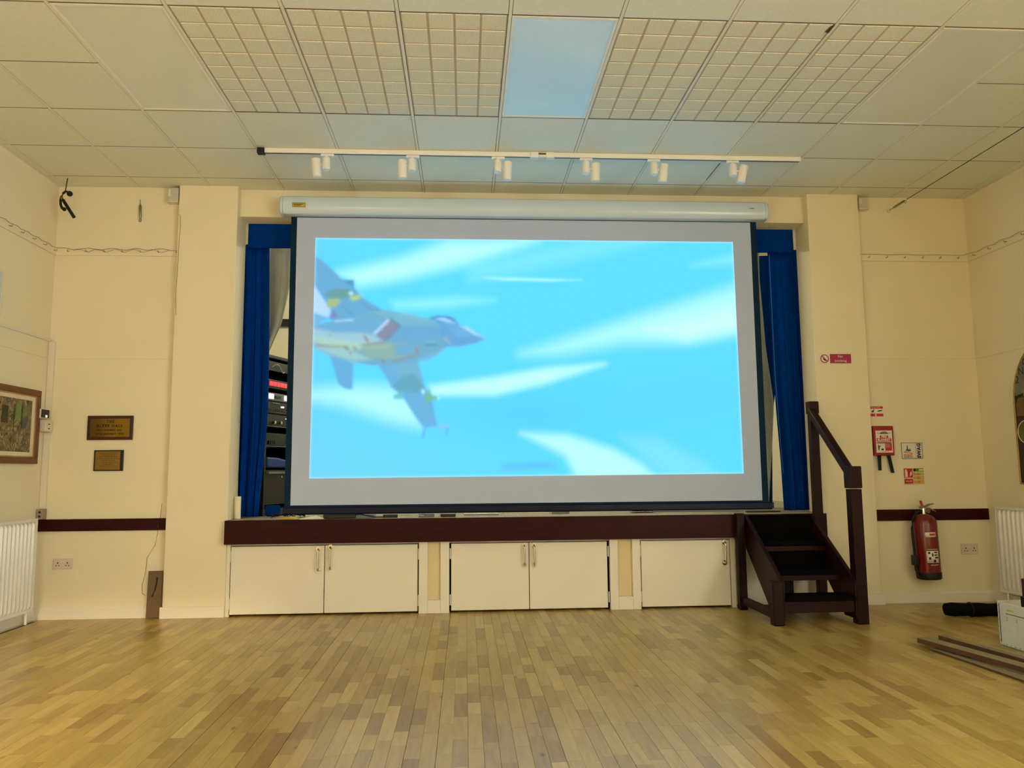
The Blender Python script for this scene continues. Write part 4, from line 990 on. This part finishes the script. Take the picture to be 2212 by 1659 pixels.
for nm, mt, pts in (('green_patch', mgr, [(6.07, 1.56), (6.14, 1.55), (6.15, 1.70), (6.08, 1.68)]), ('green_patch', mgr, [(6.18, 1.58), (6.22, 1.60), (6.215, 1.68), (6.18, 1.70)]), ('slate_patch', mgy, [(6.16, 1.51), (6.21, 1.50), (6.25, 1.55), (6.25, 1.60), (6.21, 1.60), (6.16, 1.56)]), ('pole', mdk, [(6.155, 1.48), (6.163, 1.48), (6.166, 1.70), (6.158, 1.70)]), ('pole', mdk, [(6.05, 1.47), (6.06, 1.47), (6.066, 1.68), (6.056, 1.68)]), ('doorway', mdk, [(5.90, 1.53), (5.98, 1.53), (5.98, 1.66), (5.90, 1.66)])):
    MB().prism(pts, XL+0.008, XL+0.0095, 'x').build(nm, mt, cv)
# white noticeboard edge high on the left wall
t = thing('notice_frame', 'pale framed notice high on the wall above the brown picture', 'notice', (XL, 5.5, 2.30))
MB().box(XL+0.001, XL+0.012, 5.15, 5.79, 2.31, 2.63).build('board', M('pale_blue_grey_card', (206, 210, 204), 0.5), t)
frame_x(XL+0.001, XL+0.016, 5.145, 5.80, 2.30, 2.64, 0.012).build('frame', m_plast, t)

# radiators
def radiator(label, xw, s, ya, yb, z0, z1):
    t = thing('radiator', label, 'radiator', (xw+s*0.06, (ya+yb)/2, z0), group='panel radiators')
    n = max(4, int((yb-ya-0.04)/0.052)); x0 = xw+s*0.055; 
    # fluted front panel
    prof = []
    yy = ya+0.02
    for i in range(n):
        w = (yb-ya-0.04)/n
        prof += [(yy+0.0, 0.0), (yy+w*0.18, 0.0), (yy+w*0.34, 0.014), (yy+w*0.66, 0.014), (yy+w*0.82, 0.0)]
        yy += w
    v = []; f = []
    for z, k in ((z0+0.025, 0.0), (z0+0.05, 1.0), (z1-0.05, 1.0), (z1-0.025, 0.0)):
        for (y_, d) in prof: v.append((x0+s*(0.012+d*k), y_, z))
    m_ = len(prof)
    for j in range(3):
        for i in range(m_-1): f.append((j*m_+i, j*m_+i+1, (j+1)*m_+i+1, (j+1)*m_+i))
    MB().add(v, f).build('fluted_face', m_white2, t, smooth=True)
    b0, b1 = sorted((x0, x0+s*0.0115))
    MB().box(b0, b1, ya, yb, z0, z1).build('panel', m_white2, t, bevel=0.004)
    b0, b1 = sorted((x0+s*0.0116, x0+s*0.022))
    fr2 = MB().box(b0, b1, ya, yb, z0, z0+0.024).box(b0, b1, ya, yb, z1-0.024, z1).box(b0, b1, ya, ya+0.018, z0+0.024, z1-0.024).box(b0, b1, yb-0.018, yb, z0+0.024, z1-0.024)
    fr2.build('edge_seam', m_white2, t, bevel=0.003)
    b0, b1 = sorted((xw+s*0.001, x0))
    for y_ in (ya+0.15, yb-0.18): MB().box(b0, b1, y_, y_+0.03, z1-0.2, z1-0.12).build('bracket', m_white2, t)
    yv = yb-0.07
    MB().tube([(x0+s*0.008, yv, z0), (x0+s*0.008, yv, 0.004)], 0.009, 10).build('pipe', m_white2, t, smooth=True)
    return t
radiator('white fluted radiator under the brown framed picture', XL, 1, 4.75, 6.352, 0.092, 0.802)
radiator('white fluted radiator in the corner beyond the white box', XR, -1, 4.75, 6.318, 0.110, 0.812)

# leaning hardboard with strap
t = thing('leaning_board', 'brown board leaning in the corner against the pier', 'board', (-2.475, YW-0.03, 0))
LT = Matrix.Translation((-2.472, YW-0.042, 0.002)) @ Matrix.Rotation(math.radians(-3.0), 4, 'X')
MB().box(-0.062, 0.050, -0.006, 0.006, 0.0, 0.366, LT).build('board', m_card, t, bevel=0.002)
MB().tube([LT @ Vector(p) for p in ((0.012, -0.010, 0.318), (0.010, -0.011, 0.27), (0.000, -0.011, 0.22), (-0.020, -0.010, 0.165))], 0.0045, 6).build('black_strap', m_rubber, t, smooth=True)
cord([(-2.46, YW-0.004, 0.90), (-2.468, YW-0.004, 0.80), (-2.48, YW-0.022, 0.72), (-2.485, YW-0.004, 0.66), (-2.50, YW-0.004, 0.57), (-2.56, YW-0.004, 0.47), (-2.565, YW-0.004, 0.36), (-2.59, YW-0.004, 0.25), (-2.585, YW-0.004, 0.19), (-2.56, YW-0.004, 0.175)], 'thin_wire', 'thin loose wire trailing down the wall to the leaning board', 0.0014, m_card)

# hanging black hook with rod near the ceiling corner
YH = 6.32
t = thing('hanging_hook', 'black hooked bracket with a rod hanging from the ceiling corner', 'hook', (-3.25, YH, 3.22))
MB().tube([(-3.256, YH, TZ-0.001), (-3.262, YH, 3.50), (-3.268, YH, 3.455)], 0.004, 6).build('hanger', m_framered, t)
arc = [(-3.240, YH, 3.445), (-3.262, YH, 3.452), (-3.282, YH, 3.436), (-3.297, YH, 3.405), (-3.302, YH, 3.37), (-3.298, YH, 3.335), (-3.286, YH, 3.31), (-3.270, YH, 3.298)]
MB().tube(arc, [0.007, 0.009, 0.010, 0.010, 0.010, 0.010, 0.011, 0.012], 10).build('arm', m_rubber, t, smooth=True)
MB().sphere((-3.232, YH, 3.432), 0.023).build('ball', m_rubber, t, smooth=True)
MB().tube([(-3.294, YH-0.012, 3.400), (-3.280, YH-0.012, 3.380), (-3.272, YH-0.012, 3.368)], [0.008, 0.009, 0.010], 10).build('clip', m_brass2, t, smooth=True)
MB().tube([(-3.276, YH-0.012, 3.374), (-3.180, YH-0.012, 3.228)], [0.013, 0.013], 12).build('rod', m_rubber, t, smooth=True)
MB().sphere((-3.268, YH, 3.300), 0.016).build('lower_joint', m_rubber, t, smooth=True)

def turnbuckle(name, label, p0, p1):
    p0 = Vector(p0); p1 = Vector(p1); d = (p1-p0)
    t = thing(name, label, 'turnbuckle', tuple(p1 if p1.z < p0.z else p0))
    MB().tube([p0, p0+d*0.2], 0.003, 6).build('hook_end', m_steel, t)
    MB().tube([p0+d*0.2, p0+d*0.3, p0+d*0.8, p0+d*0.86], [0.004, 0.010, 0.010, 0.004], 10).build('barrel', m_steel, t, smooth=True)
    e = p0+d*0.86
    ring = [e+Vector((0.010*math.sin(a), 0, -0.012+0.012*math.cos(a))) for a in [2*PI*i/10 for i in range(11)]]
    MB().tube(ring, 0.003, 6, False).build('eye', m_steel, t)
    return t
turnbuckle('turnbuckle', 'steel turnbuckle hanging on the wall above the plaques', (-2.742, YW-0.016, 3.455), (-2.733, YW-0.016, 3.255))
def alarm_box(label, x0, x1, z0, z1):
    t = thing('sensor_box', label, 'sensor', ((x0+x1)/2, YW-0.03, z0), group='sensor boxes beside the piers')
    MB().box(x0, x1, YW-0.062, YW-0.001, z0, z1).build('body', M('grey_white_plastic', (196, 192, 172), 0.5), t, bevel=0.006)
    MB().box(x0+0.006, x0+0.026, YW-0.070, YW-0.062, z0+0.04, z1-0.015).build('window', m_plast, t, bevel=0.003)
    MB().box(x0-0.004, x1+0.002, YW-0.068, YW-0.001, z0-0.008, z0).build('lip', m_plast, t, bevel=0.002)
alarm_box('small sensor box beside the pier top on the plaque side', -2.500, -2.412, 3.425, 3.545)
alarm_box('small sensor box beside the pier top on the extinguisher side', 3.512, 3.592, 3.440, 3.545)
cord([(-2.398, YP-0.003, 3.31), (-2.386, YP-0.003, 3.30), (-2.382, YP-0.003, 3.22), (-2.388, YP-0.003, 3.05), (-2.392, YP-0.003, 2.8), (-2.396, YP-0.003, 2.6), (-2.388, YP-0.003, 2.45)], 'thin_wire', 'thin pale wire hanging down the edge of the left pier', 0.0014, m_card)

# right side: tension wire along the hall
turnbuckle('wire_tensioner', 'steel tensioner hooking the ceiling wire to the wall', (3.818, YW-0.004, 3.445), (3.818, YW-0.30, 3.447))
tag(MB().cyl((3.818, YW, 3.445), (3.818, YW-0.008, 3.445), 0.022).build('wall_eye_plate', m_plast, None, smooth=True), 'round cream plate holding the ceiling wire at the wall', 'plate')
cord([(3.818, YW-0.28, 3.447), (3.818, 3.0, 3.445), (3.818, 0.5, 3.445), (3.818, -3.0, 3.445)], 'tension_wire', 'taut dark wire running below the ceiling towards the viewer', 0.0028, m_cable)

# ================================================================= RIGHT SIDE SIGNS
def sign(name, label, x0, x1, z0, z1, Y, mat=None, th=0.004, bevel=0.002):
    t = thing(name, label, 'sign', ((x0+x1)/2, Y, z0))
    p = MB().box(x0, x1, Y-th, Y-0.0005, z0, z1).build('panel', mat or m_signw, t, bevel=bevel)
    return t
def patch(t, name, mat, x0, x1, z0, z1, y, th=0.0008): return MB().box(x0, x1, y-th, y, z0, z1).build(name, mat, t)
def ring(t, name, mat, cx, cz, r, w, y, n=28):
    v = []; f = []
    for k in range(n):
        a = 2*PI*k/n
        for (q, yy) in ((r, y), (r-w, y), (r-w, y-0.0008), (r, y-0.0008)): v.append((cx+q*math.cos(a), yy, cz+q*math.sin(a)))
    for k in range(n):
        for j in range(4): f.append((k*4+j, k*4+(j+1) % 4, ((k+1) % n)*4+(j+1) % 4, ((k+1) % n)*4+j))
    return MB().add(v, f).build(name, mat, t)
def poly_patch(t, name, mat, pts, y, th=0.0008): return MB().prism(pts, y-th, y, 'y').build(name, mat, t)

t = sign('no_smoking_sign', 'white and magenta sign reading No smoking on the pier', 3.069, 3.353, 2.042, 2.130, YP, th=0.005)
ys = YP-0.005
patch(t, 'colour_panel', m_magenta, 3.162, 3.350, 2.046, 2.127, ys)
ring(t, 'prohibition_ring', m_magenta, 3.114, 2.086, 0.038, 0.008, ys)
poly_patch(t, 'prohibition_bar', m_magenta, [(3.088, 2.108), (3.094, 2.114), (3.141, 2.064), (3.135, 2.058)], ys)
poly_patch(t, 'cigarette', m_ink, [(3.100, 2.082), (3.100, 2.090), (3.128, 2.076), (3.124, 2.066), (3.112, 2.070)], ys)
text('No', 0.034, (3.254, ys-0.0014, 2.106), m_signw, t); text('smoking', 0.032, (3.256, ys-0.0014, 2.068), m_signw, t)

t = sign('fire_notice', 'small red and cream fire notice above the fire blanket', 3.505, 3.646, 1.586, 1.677, YW)
ys = YW-0.004
patch(t, 'heading_band', m_redsign, 3.507, 3.644, 1.655, 1.675, ys); patch(t, 'foot_band', m_redsign, 3.507, 3.572, 1.588, 1.612, ys); patch(t, 'foot_band', m_redsign, 3.582, 3.644, 1.588, 1.612, ys)
poly_patch(t, 'pictogram', m_ink, [(3.535, 1.625), (3.560, 1.648), (3.572, 1.648), (3.558, 1.636), (3.562, 1.622)], ys)
poly_patch(t, 'pictogram', m_ink, [(3.588, 1.632), (3.605, 1.640), (3.636, 1.645), (3.638, 1.638), (3.612, 1.630)], ys)
text('FIRE ACTION', 0.014, (3.575, ys-0.0014, 1.665), m_signw, t)

t = thing('fire_blanket', 'red fire blanket case with two black pull straps', 'fire blanket', (3.61, YW, 1.10))
MB().box(3.520, 3.700, YW-0.050, YW-0.0005, 1.247, 1.502).build('case', M('crimson_case', (150, 14, 28), 0.4), t, bevel=0.006)
lb = MB().box(3.538, 3.685, YW-0.0515, YW-0.050, 1.272, 1.462).build('label', m_signw, t)
yb_ = YW-0.0515
poly_patch(lb, 'emblem', m_greyp, [(3.572, 1.432), (3.650, 1.432), (3.642, 1.446), (3.626, 1.454), (3.600, 1.454), (3.582, 1.446)], yb_)
patch(lb, 'print_line', m_greyp, 3.548, 3.675, 1.437, 1.441, yb_)
patch(lb, 'title_panel', m_redsign, 3.575, 3.648, 1.397, 1.420, yb_); patch(lb, 'title_panel', m_redsign, 3.545, 3.676, 1.366, 1.396, yb_)
text('FIRE', 0.027, (3.611, yb_-0.0014, 1.408), m_signw, lb, bold=0.0008); text('BLANKET', 0.027, (3.610, yb_-0.0014, 1.381), m_signw, lb, bold=0.0008)
patch(lb, 'rule', m_ink, 3.545, 3.676, 1.352, 1.360, yb_); patch(lb, 'text_panel', m_redsign, 3.617, 3.676, 1.288, 1.350, yb_)
for z in (1.342, 1.334, 1.326, 1.318): patch(lb, 'print_line', m_pink, 3.622, 3.660, z-0.001, z+0.001, yb_-0.0008)
poly_patch(lb, 'pictogram', m_ink, [(3.556, 1.292), (3.564, 1.292), (3.566, 1.318), (3.576, 1.330), (3.570, 1.334), (3.562, 1.326), (3.560, 1.340), (3.554, 1.340)], yb_)
patch(lb, 'pictogram', m_ink, 3.582, 3.602, 1.292, 1.306, yb_)
patch(lb, 'print_line', m_greyp, 3.585, 3.645, 1.278, 1.281, yb_)
for pts in ([(3.556, 1.247), (3.588, 1.247), (3.584, 1.120), (3.558, 1.120)], [(3.640, 1.247), (3.672, 1.247), (3.698, 1.098), (3.670, 1.098)]):
    MB().prism(pts, YW-0.030, YW-0.026, 'y').build('strap', m_rubber, t)

t = sign('club_sign', 'white sign with a spire emblem and SWAG in black border', 3.785, 3.979, 1.217, 1.359, YW, m_signw)
ys = YW-0.004
bd = MB()
w = 0.0035; x0, x1, z0, z1 = 3.787, 3.977, 1.219, 1.357
bd.box(x0, x1, ys-0.0008, ys, z0, z0+w).box(x0, x1, ys-0.0008, ys, z1-w, z1).box(x0, x0+w, ys-0.0008, ys, z0, z1).box(x1-w, x1, ys-0.0008, ys, z0, z1)
bd.build('border', m_ink, t)
poly_patch(t, 'spire', m_navy, [(3.829, 1.302), (3.838, 1.302), (3.836, 1.318), (3.8405, 1.342), (3.845, 1.318), (3.846, 1.300), (3.858, 1.296), (3.858, 1.284), (3.846, 1.278), (3.842, 1.298), (3.836, 1.284), (3.829, 1.286)], ys)
poly_patch(t, 'trees', m_greyp, [(3.850, 1.290), (3.860, 1.306), (3.872, 1.296), (3.870, 1.286), (3.858, 1.280)], ys)
S = [(3.850, 1.286), (3.830, 1.284), (3.812, 1.279), (3.816, 1.272), (3.840, 1.270), (3.870, 1.268), (3.884, 1.262), (3.876, 1.255), (3.850, 1.252), (3.820, 1.254), (3.804, 1.252)]
mbs = MB()
for a, b in zip(S, S[1:]):
    dx, dz = b[0]-a[0], b[1]-a[1]; L_ = math.hypot(dx, dz); nx_, nz_ = -dz/L_*0.0032, dx/L_*0.0032
    mbs.prism([(a[0]+nx_, a[1]+nz_), (a[0]-nx_, a[1]-nz_), (b[0]-nx_, b[1]-nz_), (b[0]+nx_, b[1]+nz_)], ys-0.0009, ys, 'y')
mbs.build('swirl', m_orange, t)
text('SALISBURY', 0.0165, (3.846, ys-0.0014, 1.240), m_ink, t); patch(t, 'print_line', m_greyp, 3.806, 3.890, 1.227, 1.231, ys)
text('SWAG', 0.042, (3.944, ys-0.0014, 1.288), m_navy, t, rot=(PI/2, -PI/2, 0), bold=0.0022, space=1.08)
patch(t, 'rule', m_greyp, 3.916, 3.918, 1.224, 1.352, ys); patch(t, 'rule', m_greyp, 3.966, 3.968, 1.224, 1.352, ys)

t = sign('extinguisher_sign', 'red and yellow extinguisher instruction sign above the fire extinguisher', 3.794, 3.976, 0.997, 1.137, YW, M('sign_cream', (212, 194, 138), 0.5))
patch(t, 'pictogram_panel', m_redsign, 3.797, 3.874, 1.056, 1.134, ys); patch(t, 'name_panel', m_redsign, 3.797, 3.874, 1.004, 1.044, ys)
poly_patch(t, 'bottle_pictogram', m_plast, [(3.805, 1.060), (3.828, 1.060), (3.828, 1.108), (3.822, 1.116), (3.822, 1.124), (3.810, 1.126), (3.802, 1.118), (3.810, 1.116), (3.805, 1.108)], ys-0.0008)
for k in range(3): poly_patch(t, 'flame_pictogram', m_plast, [(3.842+k*0.008, 1.066+k*0.010), (3.862, 1.076+k*0.012), (3.868, 1.092+k*0.012), (3.860, 1.086+k*0.010), (3.848, 1.074+k*0.010)], ys-0.0008-0.0003*k)
text('WATER', 0.016, (3.836, ys-0.0022, 1.024), m_plast, t)
patch(t, 'green_panel', m_green, 3.882, 3.972, 1.108, 1.134, ys); patch(t, 'class_mark', m_ink, 3.884, 3.902, 1.110, 1.132, ys-0.0008)
patch(t, 'text_field', m_plast, 3.930, 3.970, 1.114, 1.129, ys-0.0008)
for z in (1.086, 1.053, 1.018):
    o = patch(t, 'amber_panel', M('sign_amber', (186, 140, 50), 0.5), 3.908, 3.972, z-0.012, z+0.012, ys)
    patch(o, 'text_field', M('sign_sand', (206, 176, 96), 0.5), 3.938, 3.969, z-0.008, z+0.008, ys-0.0008)
    ring(t, 'prohibition_ring', m_redsign, 3.892, z, 0.012, 0.003, ys); poly_patch(t, 'prohibition_bar', m_redsign, [(3.884, z+0.007), (3.887, z+0.009), (3.900, z-0.007), (3.897, z-0.009)], ys-0.0003)

# ---- fire extinguisher
EX, EY = 3.893, 6.400
t = thing('fire_extinguisher', 'red fire extinguisher hanging on the wall with a black base', 'fire extinguisher', (EX, EY, 0.21))
ET = Matrix.Translation((EX, EY, 0.212)) @ Matrix.Rotation(math.radians(-1.2), 4, 'Y')
MB().lathe((0, 0, 0), [(0.094, 0.055), (0.095, 0.07), (0.095, 0.455), (0.090, 0.485), (0.076, 0.512), (0.050, 0.530), (0.024, 0.538)], 36, ET).build('cylinder', m_red, t, smooth=True)
MB().lathe((0, 0, 0), [(0.088, 0.0), (0.096, 0.008), (0.098, 0.054), (0.0955, 0.060)], 36, ET).build('base_boot', m_rubber, t, smooth=True)
MB().lathe((0, 0, 0), [(0.018, 0.536), (0.018, 0.575), (0.014, 0.590)], 18, ET).build('valve', m_chrome, t, smooth=True)
MB().cyl((0.024, -0.022, 0.562), (0.024, -0.034, 0.562), 0.017, T=ET).build('gauge', m_brass2, t, smooth=True)
MB().prism([(-0.030, 0.585), (0.020, 0.590), (0.062, 0.612), (0.090, 0.616), (0.090, 0.624), (0.055, 0.622), (0.010, 0.606), (-0.030, 0.602)], -0.012, 0.012, 'y', ET).build('upper_lever', m_steel, t, bevel=0.002)
MB().prism([(-0.010, 0.568), (0.050, 0.578), (0.105, 0.552), (0.105, 0.560), (0.052, 0.590), (-0.010, 0.580)], -0.010, 0.010, 'y', ET).build('lower_lever', m_steel, t, bevel=0.002)
MB().prism([(-0.016, 0.602), (0.002, 0.602), (-0.012, 0.652), (-0.026, 0.652)], -0.008, 0.008, 'y', ET).build('safety_tag', m_redsign, t, bevel=0.002)
MB().tube([ET @ Vector(p) for p in ((-0.015, 0.0, 0.568), (-0.06, 0.0, 0.555), (-0.100, 0.0, 0.500), (-0.116, -0.005, 0.42), (-0.116, -0.008, 0.30), (-0.112, -0.008, 0.20))], 0.0105, 10).build('hose', m_rubber, t, smooth=True)
MB().box(-0.132, -0.094, -0.035, 0.025, 0.115, 0.200, ET).build('hose_clip', m_black, t, bevel=0.006)
MB().tube([ET @ Vector(p) for p in ((-0.110, -0.005, 0.115), (-0.106, -0.005, 0.08), (-0.098, -0.01, 0.045))], [0.012, 0.016, 0.011], 10).build('nozzle', m_rubber, t, smooth=True)
MB().box(-0.03, 0.03, 0.085, 0.108, 0.40, 0.47, ET).build('wall_bracket', m_black, t)
def wrap(name, mat, a0, a1, z0, z1, par, rr=0.0958):
    n = 10; v = []; f = []
    for i in range(n+1):
        a = math.radians(a0+(a1-a0)*i/n)
        for (r, z) in ((rr, z0), (rr, z1)): v.append((r*math.cos(a), r*math.sin(a), z))
    f = [(2*i, 2*i+2, 2*i+3, 2*i+1) for i in range(n)]
    return MB().add(v, f, ET).build(name, mat, par, smooth=True, solid=0.0005)
# -90 deg faces the hall
l1 = wrap('maker_label', m_signw, -124, -70, 0.352, 0.392, t); wrap('print_band', m_redsign, -103, -75, 0.366, 0.382, l1, 0.0964)
l2 = wrap('instruction_label', m_signw, -124, -62, 0.142, 0.240, t)
for (a, b, z0_, z1_) in ((-82, -74, 0.215, 0.232), (-68, -62, 0.195, 0.220), (-80, -72, 0.170, 0.188), (-58, -44, 0.222, 0.232), (-58, -44, 0.200, 0.210), (-56, -40, 0.178, 0.190), (-62, -52, 0.146, 0.168)): wrap('pictogram', m_ink, -124+(a+88)*62/52, -124+(b+88)*62/52, z0_, z1_, l2, 0.0964)
wrap('print_line', m_pink, -122, -66, 0.250, 0.255, t, 0.0959); wrap('print_line', m_pink, -108, -66, 0.122, 0.127, t, 0.0959)

# ---- arched picture on the right wall
t = thing('arched_picture', 'arched dark picture with a metal rim on the right hand wall', 'picture', (XR, 5.6, 1.0))
ya, yb2, zs_, r_ = 5.20, 6.062, 1.66, 0.431
cy = (ya+yb2)/2
arch = [(ya, 1.005), (yb2, 1.005)]+[(cy+r_*math.cos(a), zs_+0.50*math.sin(a)) for a in [PI*i/20 for i in range(21)]]
MB().prism(arch, XR-0.012, XR-0.001, 'x').build('backing', M('dark_wood_panel', (52, 26, 14), 0.5, var=0.25, scale=8), t)
rim = [(XR-0.014, yb2, 1.005)]+[(XR-0.014, cy+r_*math.cos(a), zs_+0.50*math.sin(a)) for a in [PI*i/20 for i in range(21)]]+[(XR-0.014, ya, 1.005), (XR-0.014, yb2, 1.005)]
MB().tube(rim, 0.007, 8, False).build('rim', m_gilt, t, smooth=True)
ab = [(cy+(r_-0.008)*math.cos(a), zs_+0.05+(0.45)*math.sin(a)) for a in [PI*i/20 for i in range(21)]]
MB().prism(ab, XR-0.0145, XR-0.012, 'x').build('grey_lettered_band', M('slate_paint', (116, 118, 104), 0.5, var=0.2, scale=12), t)
MB().prism([(6.045, 1.66), (6.05, 1.72), (6.02, 1.72), (5.95, 1.735), (5.95, 1.71), (6.03, 1.70), (6.03, 1.66)], XR-0.0155, XR-0.0145, 'x').build('dark_brush_shape', m_ink, t)
for k, (s, z, y_) in enumerate((('2', 1.845, 6.005), ('N', 1.91, 5.955), ('O', 1.98, 5.90))): text(s, 0.085, (XR-0.0160, y_, z), m_ink, t, rot=(PI/2, 0, -PI/2))
MB().prism([(5.85, 1.55), (6.04, 1.55), (6.04, 1.66), (6.01, 1.70), (5.85, 1.70)], XR-0.0145, XR-0.012, 'x').build('tan_patch', M('tan_paint', (108, 76, 38), 0.5, var=0.25, scale=20), t)
MB().sphere((XR-0.012, 5.95, 1.42), 0.09, sc=(0.06, 1, 1)).build('green_disc', M('green_paint', (96, 100, 34), 0.4, var=0.3, scale=20), t, smooth=True)
MB().tube([(XR-0.016, 5.95+0.092*math.cos(a), 1.42+0.092*math.sin(a)) for a in [2*PI*i/24 for i in range(25)]], 0.004, 6, False).build('disc_rim', m_mat, t)

# ---- white box with dark red folder, boards and black roll on the floor
wx0, wx1, wy0, wy1, wh = 3.452, 3.80, 4.10, 4.948, 0.272
t = thing('white_box', 'open white panelled box on the floor with a yellow sticker', 'box', ((wx0+wx1)/2, (wy0+wy1)/2, 0.0))
MB().box(wx0, wx0+0.012, wy0, wy1-0.014, 0.002, wh).build('front_panel', m_cabw, t, bevel=0.003)
MB().box(wx0+0.0005, wx1, wy1-0.013, wy1, 0.002, wh+0.006).build('end_panel', m_cabw, t, bevel=0.003)
MB().box(wx0+0.0005, wx1, wy0-0.013, wy0-0.001, 0.002, wh).build('end_panel', m_cabw, t, bevel=0.003)
MB().box(wx1-0.012, wx1, wy0, wy1-0.014, 0.002, wh).build('rear_panel', m_cabw, t)
MB().box(wx0+0.013, wx1-0.013, wy0, wy1-0.014, 0.002, 0.014).build('bottom_panel', m_cabw, t)
MB().box(wx0-0.001, wx0, 4.80, 4.862, 0.226, 0.234).build('yellow_sticker', m_yellow, t)
MB().box(wx0-0.001, wx0, 4.60, 4.868, 0.205, 0.209).build('slot', m_hole, t)
for y_, z in ((4.862, 0.182), (4.862, 0.168), (4.775, 0.182), (4.775, 0.168)): MB().cyl((wx0, y_, z), (wx0-0.001, y_, z), 0.003, n=8).build('screw_hole', m_hole, t)
MB().box(wx0-0.002, wx0, 4.79, 4.845, 0.112, 0.134).build('pale_plate', m_paper, t)
MB().box(wx0-0.0015, wx0, 4.926, 4.9305, 0.02, wh-0.01).build('edge_groove', m_ink, t)
for i in range(6): MB().cyl((wx0-0.0002, 4.940, 0.03+i*0.043), (wx0-0.0022, 4.940, 0.03+i*0.043), 0.003, n=8).build('rivet', m_steel, t)
for i in range(6): MB().cyl((wx0-0.0002, 4.88-i*0.04, 0.012), (wx0-0.0022, 4.88-i*0.04, 0.012), 0.003, n=8).build('rivet', m_green, t)
t = thing('folder_box', 'dark red upright case standing in the white box', 'case', (3.53, 4.73, 0.016))
MB().box(3.50, 3.57, 4.55, 4.775, 0.016, 0.44).build('body', M('dark_red_board', (74, 16, 12), 0.5, var=0.15), t, bevel=0.006)
MB().box(3.492, 3.578, 4.55, 4.783, 0.016, 0.33).build('black_wrap', m_black, t, bevel=0.006)

def plank(label, p0, p1, w, h, z):
    p0 = Vector((*p0, z)); p1 = Vector((*p1, z)); d = p1-p0; L_ = d.length; a = math.atan2(d.y, d.x)
    T_ = Matrix.Translation(p0) @ Matrix.Rotation(a, 4, 'Z')
    t = thing('loose_board', label, 'board', tuple(p0), a, group='loose boards on the floor')
    MB().box(0, L_, -w/2, w/2, 0, h-0.0015, T_).build('core', m_plye, t)
    MB().box(-0.0005, L_+0.0005, -w/2-0.0005, w/2+0.0005, h-0.0014, h, T_).build('face', m_ply, t)
    return t
plank('loose board lying uppermost on the floor in front of the white box', (2.945, 4.96), (3.235, 3.30), 0.085, 0.030, 0.022)
plank('loose narrow board with a raised lip against the white box', (3.165, 5.11), (3.415, 3.30), 0.050, 0.030, 0.002)
plank('loose thin board underneath nearest the middle of the hall', (2.945, 4.83), (3.04, 3.30), 0.070, 0.012, 0.002)
t = thing('black_roll', 'black fabric roll lying on the floor behind the white box', 'fabric roll', (4.05, 5.83, 0))
RT2 = Matrix.Translation((3.70, 5.90, 0.052)) @ Matrix.Rotation(math.radians(-10), 4, 'Z')
v = []
mbr = MB()
nseg = 14; npt = 14
ring_ = []
for i in range(nseg+1):
    x = 0.72*i/nseg
    rr = 0.052*(1+0.05*math.sin(i*1.7)) * (0.9 if i in (0, nseg) else 1)
    ring_.append([(x, 1.15*rr*math.cos(2*PI*k/npt), max(-0.050, rr*0.95*math.sin(2*PI*k/npt))) for k in range(npt)])
vv_ = [p for r2 in ring_ for p in r2]
ff_ = [(i*npt+k, i*npt+(k+1) % npt, (i+1)*npt+(k+1) % npt, (i+1)*npt+k) for i in range(nseg) for k in range(npt)]+[tuple(range(npt)), tuple(nseg*npt+k for k in range(npt))]
mbr.add(vv_, ff_, RT2).build('roll', M('black_felt', (10, 9, 8), 0.9, var=0.3, scale=12, bump=0.3, spec=0.1), t, smooth=True)
for x in (0.18, 0.50):
    MB().tube([RT2 @ Vector((x, 1.2*0.054*math.cos(a), max(-0.050, 0.054*math.sin(a)))) for a in [2*PI*i/16 for i in range(17)]], 0.004, 6, False).build('tie', m_rubber, t)
